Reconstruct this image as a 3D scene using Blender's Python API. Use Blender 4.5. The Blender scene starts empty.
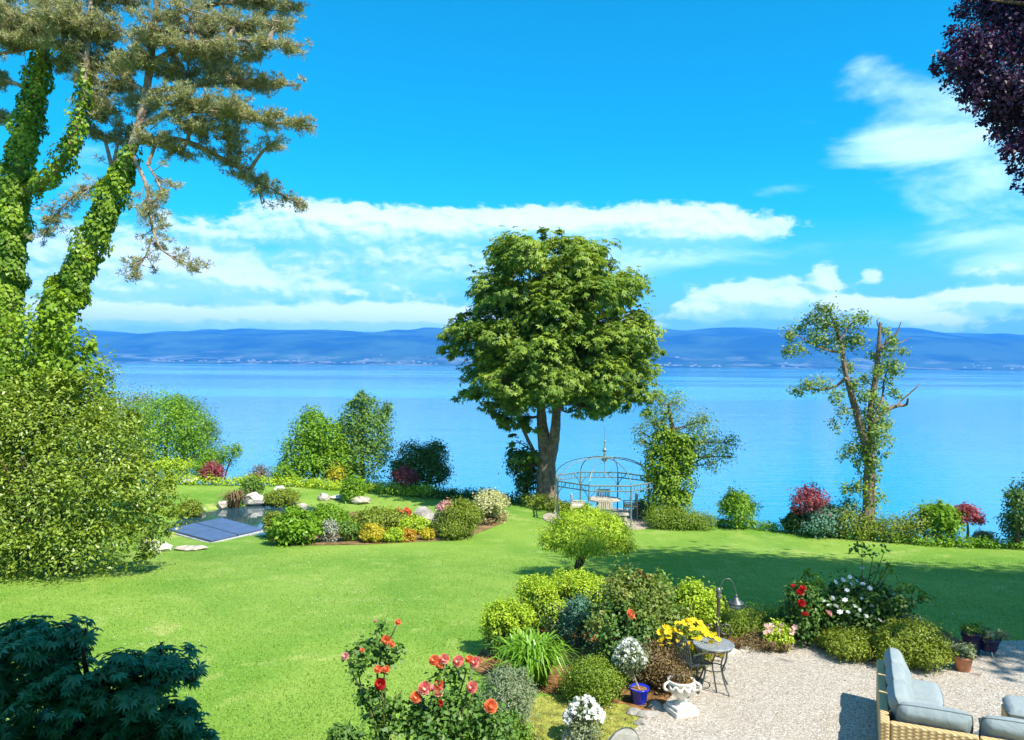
import bpy, math, random
import numpy as np
from mathutils import Vector, Matrix

S = bpy.context.scene
COL = S.collection
R = math.radians

# ---------------------------------------------------------------- camera
F = 800.0
CAM = np.array([0.0, 0.0, 5.0])
cam_data = bpy.data.cameras.new('camera')
cam_data.sensor_width = 36.0
cam_data.lens = F / 1024 * 36.0
cam_data.clip_start = 0.1
cam_data.clip_end = 60000
cam = bpy.data.objects.new('camera', cam_data)
COL.objects.link(cam)
ROT = Matrix.Rotation(R(90 - 0.36), 4, 'X') @ Matrix.Rotation(R(0.5), 4, 'Z')
cam.matrix_world = Matrix.Translation(Vector(CAM)) @ ROT
S.camera = cam

# ---------------------------------------------------------------- light, sky, exposure
SUN_AZ, SUN_EL = 135.0, 52.0            # azimuth clockwise from +Y
S.view_settings.view_transform = 'Standard'
S.view_settings.look = 'None'
S.view_settings.gamma = 1.0
S.view_settings.use_curve_mapping = False
S.view_settings.exposure = 0.88
SKY_STRENGTH = 0.12
HAZE_D = 1.1e-4

sun_l = bpy.data.lights.new('sun', 'SUN')
sun_l.energy = 5.0
sun_l.angle = R(0.5)
sun_l.color = (1.0, 0.94, 0.84)
sun = bpy.data.objects.new('sun', sun_l)
COL.objects.link(sun)
sd = Vector((math.sin(R(SUN_AZ)) * math.cos(R(SUN_EL)), math.cos(R(SUN_AZ)) * math.cos(R(SUN_EL)), math.sin(R(SUN_EL))))
sun.rotation_euler = sd.to_track_quat('Z', 'Y').to_euler()
sun.location = sd * 60


class NT:
    """small helper to write node trees as expressions"""
    def __init__(self, tree):
        self.t = tree
        self.n = tree.nodes
        self.l = tree.links

    def new(self, typ, **kw):
        nd = self.n.new(typ)
        for k, v in kw.items():
            setattr(nd, k, v)
        return nd

    def put(self, sock, v):
        if isinstance(v, bpy.types.NodeSocket):
            self.l.new(v, sock)
        elif v is not None:
            sock.default_value = v

    def m(self, op, a, b=None, c=None, clamp=False):
        nd = self.new('ShaderNodeMath', operation=op, use_clamp=clamp)
        for i, v in enumerate((a, b, c)):
            if v is not None:
                self.put(nd.inputs[i], v)
        return nd.outputs[0]

    def v(self, op, a, b=None):
        nd = self.new('ShaderNodeVectorMath', operation=op)
        self.put(nd.inputs[0], a)
        if b is not None:
            self.put(nd.inputs[1], b)
        return nd

    def noise(self, vec, scale, detail=4, rough=0.5, dist=0.0):
        nd = self.new('ShaderNodeTexNoise')
        if vec is not None:
            self.l.new(vec, nd.inputs['Vector'])
        nd.inputs['Scale'].default_value = scale
        nd.inputs['Detail'].default_value = detail
        nd.inputs['Roughness'].default_value = rough
        nd.inputs['Distortion'].default_value = dist
        return nd.outputs['Fac']

    def mix(self, fac, a, b, blend='MIX'):
        nd = self.new('ShaderNodeMix', data_type='RGBA', blend_type=blend)
        nd.clamp_factor = True
        self.put(nd.inputs[0], fac)
        self.put(nd.inputs[6], a)
        self.put(nd.inputs[7], b)
        return nd.outputs[2]

    def ramp(self, fac, stops):
        nd = self.new('ShaderNodeValToRGB')
        e = nd.color_ramp.elements
        while len(e) < len(stops):
            e.new(0.5)
        for i, (p, c) in enumerate(stops):
            e[i].position = p
            e[i].color = (*c, 1) if len(c) == 3 else c
        self.put(nd.inputs[0], fac)
        return nd.outputs[0]

    def sstep(self, x, lo, hi):
        nd = self.new('ShaderNodeMapRange', interpolation_type='SMOOTHSTEP')
        self.put(nd.inputs[0], x)
        self.put(nd.inputs[1], lo)
        self.put(nd.inputs[2], hi)
        nd.inputs[3].default_value = 0.0
        nd.inputs[4].default_value = 1.0
        return nd.outputs[0]


def vh(u):                                # image row of the level horizon at column u
    return 365.0 + (u - 512) * 0.0087


def azel(u, v):
    a = math.atan((u - 512) / F)
    e = math.atan((vh(u) - v) / F * math.cos(a))
    return math.degrees(a), math.degrees(e)


world = bpy.data.worlds.new('World')
S.world = world
world.use_nodes = True
w = NT(world.node_tree)
w.n.clear()
sky = w.new('ShaderNodeTexSky', sky_type='NISHITA')
sky.sun_disc = False
sky.sun_elevation = R(SUN_EL)
sky.sun_rotation = R(SUN_AZ)
sky.altitude = 400
sky.air_density = 1.0
sky.dust_density = 0.3
sky.ozone_density = 2.5
hs = w.new('ShaderNodeHueSaturation')
hs.inputs['Hue'].default_value = 0.477
hs.inputs['Saturation'].default_value = 1.75
hs.inputs['Value'].default_value = 0.98
w.l.new(sky.outputs[0], hs.inputs['Color'])
skycol = hs.outputs[0]

tc = w.new('ShaderNodeTexCoord')
sep = w.new('ShaderNodeSeparateXYZ')
w.l.new(tc.outputs['Generated'], sep.inputs[0])
az = w.m('MULTIPLY', w.m('ARCTAN2', sep.outputs[0], sep.outputs[1]), 180 / math.pi)
el = w.m('MULTIPLY', w.m('ARCSINE', sep.outputs[2]), 180 / math.pi)
comb = w.new('ShaderNodeCombineXYZ')
w.l.new(az, comb.inputs[0])
w.l.new(el, comb.inputs[1])
P2 = comb.outputs[0]


def blobs(lst, P2=None):
    P2 = P2 or globals()['P2']
    tot = None
    for (u, v, ru, rv, amp) in lst:
        a, e = azel(u, v)
        k = 0.0716 * math.cos(R(a)) ** 2
        d = w.v('SUBTRACT', P2, (a, e, 0.0)).outputs[0]
        d = w.v('DIVIDE', d, (ru * k, rv * 0.07, 1.0)).outputs[0]
        r2 = w.v('DOT_PRODUCT', d, d).outputs['Value']
        g = w.m('MULTIPLY', w.m('EXPONENT', w.m('MULTIPLY', r2, -1.0)), amp)
        tot = g if tot is None else w.m('ADD', tot, g)
    return tot


# flattened cumulus banks: noise in (azimuth, elevation) degrees, stretched sideways
stretch = w.v('MULTIPLY', P2, (0.115, 0.30, 1.0)).outputs[0]
n1 = w.noise(stretch, 1.0, 10, 0.60, 0.25)
n1u = w.noise(w.v('ADD', stretch, (0.10, 0.13, 0.0)).outputs[0], 1.0, 10, 0.60, 0.25)
puff = w.noise(w.v('MULTIPLY', P2, (0.62, 1.05, 1.0)).outputs[0], 1.0, 7, 0.55, 0.3)
puffu = w.noise(w.v('ADD', w.v('MULTIPLY', P2, (0.62, 1.05, 1.0)).outputs[0], (0.18, 0.36, 0.0)).outputs[0], 1.0, 7, 0.55, 0.3)
CUM = [
    (325, 212, 75, 13, .75), (250, 230, 130, 16, .70), (520, 220, 140, 15, .78), (640, 224, 120, 19, .85), (725, 234, 60, 11, .75), (420, 230, 110, 14, .55),
    (560, 246, 180, 22, .58), (330, 236, 120, 16, .4), (60, 250, 110, 24, .60), (150, 260, 120, 18, .85), (235, 276, 130, 15, .78), (400, 262, 130, 13, .68), (330, 291, 150, 11, .60), (110, 288, 130, 15, .70), (560, 284, 120, 10, .35),
    (230, 318, 230, 12, 1.1), (420, 315, 70, 12, .85), (100, 316, 80, 12, .8), (340, 312, 90, 10, .6), (560, 320, 140, 9, .6),
    (752, 298, 64, 17, 1.35), (700, 310, 40, 13, .8), (825, 280, 14, 14, 1.35), (872, 277, 17, 9, 1.25), (880, 312, 62, 11, 1.1), (930, 322, 45, 9, 1.0),
    (845, 304, 60, 10, .5), (990, 296, 50, 9, .9), (1060, 300, 120, 24, .65), (985, 270, 40, 8, .5),
    (-160, 260, 160, 60, .8), (-420, 240, 200, 60, .7), (1300, 250, 160, 70, .8),
]
cum = blobs(CUM)
cum_up = blobs(CUM, w.v('ADD', P2, (0.35, 0.62, 0.0)).outputs[0])
nn = w.m('ADD', w.m('MULTIPLY', w.m('SUBTRACT', n1, 0.5), 1.7), w.m('MULTIPLY', w.m('SUBTRACT', puff, 0.5), 1.15))
nnu = w.m('ADD', w.m('MULTIPLY', w.m('SUBTRACT', n1u, 0.5), 1.7), w.m('MULTIPLY', w.m('SUBTRACT', puffu, 0.5), 1.15))
raw = w.m('ADD', w.m('MULTIPLY', cum, 0.82), w.m('MULTIPLY', nn, w.sstep(cum, 0.04, 0.42)))
cov_c = w.sstep(raw, 0.26, 0.62)
core = w.sstep(raw, 0.45, 1.3)
edge = w.sstep(w.m('ADD', w.m('MULTIPLY', w.m('SUBTRACT', cum, cum_up), 0.9), w.m('SUBTRACT', nn, nnu)), -0.40, 0.42)
lit = w.m('ADD', w.m('MULTIPLY', core, 0.18), w.m('MULTIPLY', edge, 0.82))
# thin, torn fair-weather cloud on the right and overhead
st2 = w.v('MULTIPLY', P2, (0.085, 0.24, 1.0)).outputs[0]
rot2 = w.new('ShaderNodeVectorRotate', rotation_type='Z_AXIS')
rot2.inputs['Angle'].default_value = R(-8)
w.l.new(st2, rot2.inputs['Vector'])
n2 = w.noise(w.v('ADD', rot2.outputs[0], (2.3, 9.6, 0)).outputs[0], 1.25, 9, 0.58, 0.3)
cir = blobs([
    (870, 82, 50, 22, .85), (930, 104, 70, 20, .75), (793, 124, 26, 8, .66), (806, 60, 22, 8, .40), (880, 136, 75, 12, .85), (850, 162, 90, 9, .55), (965, 158, 100, 24, .72),
    (790, 190, 90, 10, .40), (985, 212, 90, 28, .66), (960, 236, 70, 9, .44), (1000, 262, 80, 18, .72), (1110, 180, 80, 110, .6), (1000, 120, 60, 26, .50),
    (90, 150, 120, 40, .35), (-200, 120, 200, 60, .5), (870, 60, 40, 10, .3), (1400, 80, 260, 120, .6), (400, 110, 300, 60, -.35), (640, 110, 160, 70, -.5), (400, 258, 260, 26, .92), (650, 256, 120, 18, .8), (120, 290, 160, 30, .75), (420, 296, 120, 12, .5),
])
raw2 = w.m('ADD', cir, w.m('MULTIPLY', w.m('MULTIPLY', w.m('SUBTRACT', n2, 0.5), 2.4), w.sstep(cir, 0.0, 0.35)))
cov_s = w.m('MULTIPLY', w.sstep(raw2, 0.26, 1.15), 0.80)
back = w.m('MULTIPLY', w.sstep(w.m('ABSOLUTE', az), 55.0, 95.0), w.sstep(el, 3.0, 16.0))  # unseen bright cloud behind the camera, added for fill light
above = w.sstep(el, 0.4, 1.9)
lit = w.m('ADD', lit, w.m('MULTIPLY', w.sstep(el, 6.0, 3.0), 0.25), None, True)
lowb = w.sstep(el, 7.0, 3.2)
cc = w.mix(lit, w.mix(lowb, (1.3, 4.4, 6.8, 1), (2.6, 6.2, 8.4, 1)), w.mix(lowb, (6.6, 7.5, 7.5, 1), (9.6, 10.2, 9.8, 1)))
haze_low = w.sstep(el, 16.0, 0.0)
sk2 = w.mix(w.m('MULTIPLY', haze_low, 0.55), skycol, (0.5, 3.9, 7.1, 1))
sk3 = w.mix(w.m('MULTIPLY', cov_s, 1.0), sk2, (5.4, 7.5, 7.9, 1))
sk3 = w.mix(w.m('MULTIPLY', back, w.m('MULTIPLY', w.sstep(n1, 0.40, 0.6), 0.6)), sk3, (4.0, 6.0, 8.0, 1))
sk4 = w.mix(w.m('MULTIPLY', w.m('MULTIPLY', cov_c, above), 0.93), sk3, cc)
bg = w.new('ShaderNodeBackground')
bg.inputs['Strength'].default_value = SKY_STRENGTH
w.l.new(sk4, bg.inputs['Color'])
wo = w.new('ShaderNodeOutputWorld')
w.l.new(bg.outputs[0], wo.inputs['Surface'])

S.cycles.max_bounces = 6
S.cycles.diffuse_bounces = 3
S.cycles.glossy_bounces = 2
S.cycles.transmission_bounces = 3
S.cycles.volume_bounces = 1
S.cycles.use_denoising = True
try:
    S.cycles.denoiser = 'OPENIMAGEDENOISE'
except Exception:
    pass

# ---------------------------------------------------------------- pixel helpers (placement of real geometry)
R3 = np.array(ROT.to_3x3())


def ray(u, v):
    return R3 @ np.array([(u - 512) / F, (370 - v) / F, -1.0])


def at(u, v, Y):
    d = ray(u, v)
    return CAM + d * (Y / d[1])


def plane(u, v, z):
    d = ray(u, v)
    return CAM + d * ((z - CAM[2]) / d[2])


def sm(a, b, x):
    t = np.clip((x - a) / (b - a), 0, 1)
    return t * t * (3 - 2 * t)


EDGE_X = np.array([-160, -60, -30, -15.3, -10.2, -5.3, -1.4, 1.4, 5, 7, 10.3, 13.2, 16.2, 26, 60, 160])
EDGE_Y = np.array([46, 43, 40, 38.5, 38.7, 38, 36, 34, 31, 30, 28.6, 27.2, 26.6, 24, 20, 14.])
POND = (-9.9, 31.3, 3.0, 3.3)
LAKE_Z = -3.3


def H(x, y):
    x = np.asarray(x, float)
    y = np.asarray(y, float)
    e = np.interp(x, EDGE_X, EDGE_Y)
    z = -sm(14.0, 29.0, y)
    z = z + 0.035 * np.sin(x * 0.55 + 1.1) * np.sin(y * 0.43) * sm(13, 17, y)
    z = z - 3.8 * sm(0.6, 6.5, y - e)
    r = np.sqrt(((x - POND[0]) / POND[2]) ** 2 + ((y - POND[1]) / POND[3]) ** 2)
    z = z - 0.45 * sm(1.12, 0.8, r)
    return z


def ground(u, v):
    d = ray(u, v)
    t0, t1 = 1.0, 90.0
    prev = t0
    for t in np.linspace(2, 90, 900):
        p = CAM + d * t
        if p[2] < float(H(p[0], p[1])):
            t0, t1 = prev, t
            break
        prev = t
    for _ in range(30):
        tm = (t0 + t1) / 2
        p = CAM + d * tm
        if p[2] < float(H(p[0], p[1])):
            t1 = tm
        else:
            t0 = tm
    p = CAM + d * t1
    if p[1] > np.interp(p[0], EDGE_X, EDGE_Y) + 0.9:      # past the bank: keep to the top of it
        for yy in np.linspace(20, 45, 400):
            if yy > np.interp(yy * d[0] / d[1], EDGE_X, EDGE_Y) + 0.5:
                break
        p = CAM + d * (yy / d[1])
    p[2] = float(H(p[0], p[1]))
    return p


# ---------------------------------------------------------------- mesh helpers
def link(o, parent=None):
    COL.objects.link(o)
    if parent is not None:
        o.parent = parent
        o.matrix_parent_inverse = Matrix.Translation(-parent.location)
    return o


def tag(o, label=None, cat=None, group=None, kind=None):
    if label:
        o['label'] = label
    if cat:
        o['category'] = cat
    if group:
        o['group'] = group
    if kind:
        o['kind'] = kind
    return o


def thing(name, label, cat, loc=(0, 0, 0), group=None):
    o = bpy.data.objects.new(name, None)
    o.empty_display_size = 0.2
    o.location = Vector([float(c) for c in loc])
    COL.objects.link(o)
    return tag(o, label, cat, group)


class MB:
    """collects tubes, boxes, lathes ... and links them as ONE mesh object"""
    def __init__(self):
        self.v = []
        self.f = []
        self.nv = 0

    def add(self, verts, faces):
        verts = np.asarray(verts, float)
        self.v.append(verts)
        b = self.nv
        self.f.extend([tuple(b + i for i in f) for f in faces])
        self.nv += len(verts)
        return self

    def tube(self, path, radii, sides=8, rough=0.0, seed=0, cap=True):
        path = np.asarray(path, float)
        n = len(path)
        radii = np.interp(np.linspace(0, 1, n), np.linspace(0, 1, len(np.atleast_1d(radii))), np.atleast_1d(radii))
        rng = np.random.default_rng(seed)
        T = np.gradient(path, axis=0)
        T /= np.linalg.norm(T, axis=1)[:, None] + 1e-9
        ref = np.array([0.0, 1, 0]) if abs(T[0][1]) < 0.8 else np.array([1.0, 0, 0])
        vs = []
        a = np.linspace(0, 2 * math.pi, sides, endpoint=False)
        for i in range(n):
            x = np.cross(T[i], ref)
            x /= np.linalg.norm(x) + 1e-9
            y = np.cross(T[i], x)
            ref = -y if np.dot(-y, ref) > 0 else y
            x = np.cross(T[i], ref)
            x /= np.linalg.norm(x)
            r = radii[i] * (1 + rough * (rng.random(sides) - 0.5))
            vs.append(path[i] + np.cos(a)[:, None] * r[:, None] * x + np.sin(a)[:, None] * r[:, None] * ref)
        vs = np.concatenate(vs)
        fs = []
        for i in range(n - 1):
            for k in range(sides):
                k2 = (k + 1) % sides
                fs.append((i * sides + k, i * sides + k2, (i + 1) * sides + k2, (i + 1) * sides + k))
        if cap:
            fs.append(tuple(range(sides))[::-1])
            fs.append(tuple((n - 1) * sides + k for k in range(sides)))
        return self.add(vs, fs)

    def box(self, c, s, M=None):
        c = np.asarray(c, float)
        s = np.asarray(s, float) / 2
        v = np.array([[x, y, z] for x in (-1, 1) for y in (-1, 1) for z in (-1, 1)], float) * s
        if M is not None:
            v = v @ np.asarray(M).T
        return self.add(v + c, [(0, 1, 3, 2), (4, 6, 7, 5), (0, 4, 5, 1), (2, 3, 7, 6), (0, 2, 6, 4), (1, 5, 7, 3)])

    def lathe(self, prof, c=(0, 0, 0), sides=24, flute=0.0, nfl=12):
        c = np.asarray(c, float)
        a = np.linspace(0, 2 * math.pi, sides, endpoint=False)
        vs = []
        for (r, z, *fl) in prof:
            k = flute if fl else 0.0
            rr = r * (1 + k * np.abs(np.sin(a * nfl / 2)))
            vs.append(np.stack([np.cos(a) * rr, np.sin(a) * rr, np.full(sides, z)], 1))
        vs = np.concatenate(vs) + c
        n = len(prof)
        fs = []
        for i in range(n - 1):
            for k in range(sides):
                k2 = (k + 1) % sides
                fs.append((i * sides + k, i * sides + k2, (i + 1) * sides + k2, (i + 1) * sides + k))
        fs.append(tuple(range(sides))[::-1])
        fs.append(tuple((n - 1) * sides + k for k in range(sides)))
        return self.add(vs, fs)

    def build(self, name, mat, parent=None, smooth=False, bevel=0.0, subsurf=0):
        me = bpy.data.meshes.new(name)
        me.from_pydata(np.concatenate(self.v).tolist(), [], self.f)
        if smooth:
            me.polygons.foreach_set('use_smooth', np.ones(len(me.polygons), bool))
        me.materials.append(mat)
        me.update()
        o = bpy.data.objects.new(name, me)
        link(o, parent)
        if bevel:
            md = o.modifiers.new('bevel', 'BEVEL')
            md.width = bevel
            md.segments = 2
            md.limit_method = 'ANGLE'
        if subsurf:
            md = o.modifiers.new('sub', 'SUBSURF')
            md.levels = md.render_levels = subsurf
        return o


def spline(pts, n=24):
    """Catmull-Rom through pts"""
    P = np.asarray(pts, float)
    if len(P) < 3:
        t = np.linspace(0, 1, n)[:, None]
        return P[0] * (1 - t) + P[-1] * t
    Q = np.vstack([2 * P[0] - P[1], P, 2 * P[-1] - P[-2]])
    out = []
    ts = np.linspace(0, len(P) - 1 - 1e-6, n)
    for t in ts:
        i = int(t)
        f = t - i
        a, b, c, d = Q[i], Q[i + 1], Q[i + 2], Q[i + 3]
        out.append(0.5 * (2 * b + (c - a) * f + (2 * a - 5 * b + 4 * c - d) * f * f + (3 * b - a - 3 * c + d) * f ** 3))
    return np.array(out)


def quads_mesh(name, Q, mat, tint=None):
    Q = np.asarray(Q, np.float32)
    n = len(Q)
    me = bpy.data.meshes.new(name)
    me.vertices.add(4 * n)
    me.vertices.foreach_set('co', Q.reshape(-1))
    me.loops.add(4 * n)
    me.loops.foreach_set('vertex_index', np.arange(4 * n, dtype=np.int32))
    me.polygons.add(n)
    me.polygons.foreach_set('loop_start', np.arange(0, 4 * n, 4, dtype=np.int32))
    me.update(calc_edges=True)
    a = me.attributes.new('tint', 'FLOAT', 'FACE')
    a.data.foreach_set('value', np.asarray(tint if tint is not None else np.random.default_rng(1).random(n), np.float32))
    me.materials.append(mat)
    return me


def quads(name, Q, mat, parent=None, tint=None):
    o = bpy.data.objects.new(name, quads_mesh(name, Q, mat, tint))
    return link(o, parent)


# ---------------------------------------------------------------- materials
def mat_new(name):
    m = bpy.data.materials.new(name)
    m.use_nodes = True
    t = NT(m.node_tree)
    t.n.clear()
    out = t.new('ShaderNodeOutputMaterial')
    return m, t, out


def princ(t, **kw):
    p = t.new('ShaderNodeBsdfPrincipled')
    for k, v in kw.items():
        t.put(p.inputs[k.replace('_', ' ')], v)
    return p


def plain(name, col, rough=0.5, metal=0.0, var=0.25, scale=8.0, bump=0.0, bscale=40.0, spec=0.5):
    m, t, out = mat_new(name)
    co = t.new('ShaderNodeTexCoord').outputs['Object']
    n = t.noise(co, scale, 5, 0.6)
    c0 = tuple(c * (1 - var) for c in col) + (1,)
    c1 = tuple(min(1, c * (1 + var)) for c in col) + (1,)
    c = t.mix(t.sstep(n, 0.3, 0.7), c0, c1)
    p = princ(t, Base_Color=c, Roughness=rough, Metallic=metal)
    p.inputs['Specular IOR Level'].default_value = spec
    if bump:
        b = t.new('ShaderNodeBump')
        b.inputs['Strength'].default_value = bump
        b.inputs['Distance'].default_value = 0.02
        t.l.new(t.noise(co, bscale, 4, 0.6), b.inputs['Height'])
        t.l.new(b.outputs[0], p.inputs['Normal'])
    t.l.new(p.outputs[0], out.inputs[0])
    return m


def leafmat(name, c0, c1, trans=0.35, rough=0.5, spec=0.35, tcol=None):
    """leaf colour differs from clump to clump and leaf to leaf (face attribute tint)"""
    m, t, out = mat_new(name)
    at_ = t.new('ShaderNodeAttribute', attribute_name='tint')
    g = t.new('ShaderNodeNewGeometry')
    f = t.m('ADD', t.m('MULTIPLY', at_.outputs['Fac'], 0.7), t.m('MULTIPLY', g.outputs['Random Per Island'], 0.3))
    mid = tuple((a + b) / 2 for a, b in zip(c0, c1))
    c = t.ramp(f, [(0.05, c0), (0.5, mid), (0.95, c1)])
    p = princ(t, Base_Color=c, Roughness=rough)
    p.inputs['Specular IOR Level'].default_value = spec
    tr = t.new('ShaderNodeBsdfTranslucent')
    tm = t.mix(1.0, c, (*(tcol or (1.25, 1.15, 0.5)), 1), 'MULTIPLY')
    t.l.new(tm, tr.inputs[0])
    ms = t.new('ShaderNodeMixShader')
    ms.inputs[0].default_value = trans
    t.l.new(p.outputs[0], ms.inputs[1])
    t.l.new(tr.outputs[0], ms.inputs[2])
    t.l.new(ms.outputs[0], out.inputs[0])
    return m
# ================================================================ THE SETTING
def inpoly(px, py, poly):
    poly = np.asarray(poly)
    inside = np.zeros(px.shape, bool)
    j = len(poly) - 1
    for i in range(len(poly)):
        xi, yi = poly[i]
        xj, yj = poly[j]
        c = ((yi > py) != (yj > py)) & (px < (xj - xi) * (py - yi) / (yj - yi + 1e-12) + xi)
        inside ^= c
        j = i
    return inside


def gpoly(pix):
    return np.array([ground(u, v)[:2] for u, v in pix])


GRAVEL = gpoly([(596, 760), (624, 738), (645, 722), (664, 704), (690, 676), (716, 660), (745, 652), (772, 647), (800, 646), (835, 650), (870, 655), (905, 662), (938, 668),
                (958, 660), (966, 648), (972, 642), (1030, 641), (1400, 650), (1700, 900), (560, 900)])
BED_A = gpoly([(470, 668), (488, 640), (505, 610), (540, 588), (600, 578), (690, 588), (748, 606), (790, 626), (806, 645), (772, 647), (745, 652), (716, 660), (690, 676), (664, 704),
               (645, 722), (628, 705), (600, 702), (560, 695), (510, 690)])
BED_B = gpoly([(790, 628), (800, 606), (850, 600), (900, 610), (950, 634), (968, 646), (956, 662), (938, 668), (905, 662), (870, 655), (835, 650), (806, 645)])
ROCKERY = gpoly([(262, 536), (275, 520), (310, 508), (352, 512), (420, 514), (470, 512), (508, 512), (506, 522), (470, 536), (440, 541), (360, 545), (290, 546)])


def grid_obj(name, xs, ys, zf, mat, label=None, cat=None):
    X, Y = np.meshgrid(xs, ys)
    Z = zf(X, Y)
    v = np.stack([X, Y, Z], -1).reshape(-1, 3)
    nx, ny = len(xs), len(ys)
    i = np.arange(ny - 1)[:, None] * nx + np.arange(nx - 1)[None, :]
    f = np.stack([i, i + 1, i + nx + 1, i + nx], -1).reshape(-1, 4)
    me = bpy.data.meshes.new(name)
    me.from_pydata(v.tolist(), [], f.tolist())
    me.polygons.foreach_set('use_smooth', np.ones(len(f), bool))
    me.materials.append(mat)
    o = bpy.data.objects.new(name, me)
    COL.objects.link(o)
    return tag(o, label, cat, None, 'structure')


# --- lawn
m_lawn, t, out = mat_new('lawn_grass')
co = t.new('ShaderNodeTexCoord').outputs['Object']
big = t.noise(co, 0.16, 5, 0.65, 0.6)
med = t.noise(co, 1.3, 5, 0.65)
fine = t.noise(t.v('MULTIPLY', co, (1.0, 0.6, 1.0)).outputs[0], 22.0, 4, 0.7)
sep_ = t.new('ShaderNodeSeparateXYZ')
t.l.new(co, sep_.inputs[0])
c = t.mix(t.sstep(big, 0.35, 0.65), (0.165, 0.320, 0.040, 1), (0.285, 0.415, 0.075, 1))
c = t.mix(t.m('MULTIPLY', t.sstep(med, 0.52, 0.70), 0.75), c, (0.35, 0.45, 0.12, 1))
c = t.mix(t.m('MULTIPLY', t.sstep(med, 0.45, 0.25), 0.45), c, (0.13, 0.28, 0.032, 1))
c = t.mix(t.m('MULTIPLY', t.sstep(fine, 0.35, 0.7), 0.55), t.mix(1.0, c, (0.62, 0.68, 0.5, 1), 'MULTIPLY'), t.mix(1.0, c, (1.2, 1.15, 1.2, 1), 'MULTIPLY'))
straw = t.sstep(t.noise(t.v('ADD', co, (31, 4, 0)).outputs[0], 0.55, 4, 0.6, 0.6), 0.60, 0.74)
c = t.mix(t.m('MULTIPLY', straw, 0.55), c, (0.46, 0.44, 0.15, 1))
p = princ(t, Base_Color=c, Roughness=0.75)
p.inputs['Specular IOR Level'].default_value = 0.15
b = t.new('ShaderNodeBump')
b.inputs['Strength'].default_value = 0.7
b.inputs['Distance'].default_value = 0.03
t.l.new(fine, b.inputs['Height'])
t.l.new(b.outputs[0], p.inputs['Normal'])
t.l.new(p.outputs[0], out.inputs[0])
xs = np.concatenate([np.linspace(-160, -30, 20)[:-1], np.arange(-30, 28, 0.4), np.linspace(28, 160, 20)])
ys = np.concatenate([np.linspace(-60, 8, 12)[:-1], np.arange(8, 50, 0.4), np.linspace(50, 60, 4)])
grid_obj('lawn', xs, ys, H, m_lawn, 'sunlit green lawn sloping gently down to the lake shore', 'lawn')


def sheet(name, poly, dz, mat, label, cat, step=0.12):
    """a thin sheet over the ground clipped to a polygon (triangulated, draped)"""
    import bmesh
    bm = bmesh.new()
    vs = [bm.verts.new((x, y, 0)) for x, y in poly]
    f = bm.faces.new(vs)
    bmesh.ops.triangulate(bm, faces=[f])
    for _ in range(4):
        long_e = [e for e in bm.edges if e.calc_length() > 0.9]
        if not long_e:
            break
        bmesh.ops.subdivide_edges(bm, edges=long_e, cuts=1)
        bmesh.ops.triangulate(bm, faces=bm.faces[:])
    co = np.array([v.co[:2] for v in bm.verts])
    z = H(co[:, 0], co[:, 1])
    for v, zz in zip(bm.verts, z):
        v.co.z = zz + dz
    bmesh.ops.recalc_face_normals(bm, faces=bm.faces[:])
    me = bpy.data.meshes.new(name)
    bm.to_mesh(me)
    bm.free()
    if sum(p.normal.z for p in me.polygons) < 0:
        me.flip_normals()
    me.materials.append(mat)
    o = bpy.data.objects.new(name, me)
    COL.objects.link(o)
    return tag(o, label, cat, None, 'structure')


# --- gravel
m_grav, t, out = mat_new('gravel')
co = t.new('ShaderNodeTexCoord').outputs['Object']
vo = t.new('ShaderNodeTexVoronoi', feature='F1')
t.l.new(co, vo.inputs['Vector'])
vo.inputs['Scale'].default_value = 55.0
sepc = t.new('ShaderNodeSeparateColor')
t.l.new(vo.outputs['Color'], sepc.inputs[0])
c = t.ramp(sepc.outputs[0], [(0.0, (0.23, 0.195, 0.15)), (0.35, (0.385, 0.34, 0.275)), (0.7, (0.48, 0.43, 0.36)), (1.0, (0.65, 0.61, 0.54))])
patch = t.noise(co, 0.7, 4, 0.6)
c = t.mix(t.m('MULTIPLY', t.sstep(patch, 0.50, 0.72), 0.45), c, (0.40, 0.31, 0.20, 1))
c = t.mix(t.m('MULTIPLY', t.sstep(vo.outputs['Distance'], 0.45, 0.8), 0.5), c, (0.20, 0.16, 0.12, 1))
p = princ(t, Base_Color=c, Roughness=0.8)
b = t.new('ShaderNodeBump')
b.invert = True
b.inputs['Strength'].default_value = 0.6
b.inputs['Distance'].default_value = 0.012
t.l.new(vo.outputs['Distance'], b.inputs['Height'])
t.l.new(b.outputs[0], p.inputs['Normal'])
t.l.new(p.outputs[0], out.inputs[0])
sheet('gravel_patio', GRAVEL, 0.012, m_grav, 'pale gravel terrace spread in front of the house', 'gravel')

m_soil = plain('soil', (0.22, 0.115, 0.045), 0.9, 0, 0.55, 5.0, 0.8, 30, 0.1)
sheet('flower_bed', BED_A, 0.008, m_soil, 'brown soil of the flower bed beside the gravel', 'soil')
sheet('shrub_bed', BED_B, 0.008, m_soil, 'brown soil under the shrubs behind the sofa', 'soil')
m_soil2 = plain('bark_soil', (0.20, 0.13, 0.06), 0.9, 0, 0.5, 3.0, 0.8, 14, 0.1)
sheet('rockery_bed', ROCKERY, 0.012, m_soil2, 'soil of the planted rockery mound by the pond', 'soil')
VERGE = gpoly([(560, 695), (600, 702), (628, 705), (645, 722), (624, 738), (596, 760), (520, 780), (500, 720), (520, 700)])
m_verge = plain('dry_turf', (0.27, 0.26, 0.055), 0.85, 0, 0.45, 6.0, 0.7, 40, 0.1)
sheet('dry_verge', VERGE, 0.006, m_verge, 'yellowing dry turf between flower bed and gravel', 'turf')

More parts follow.
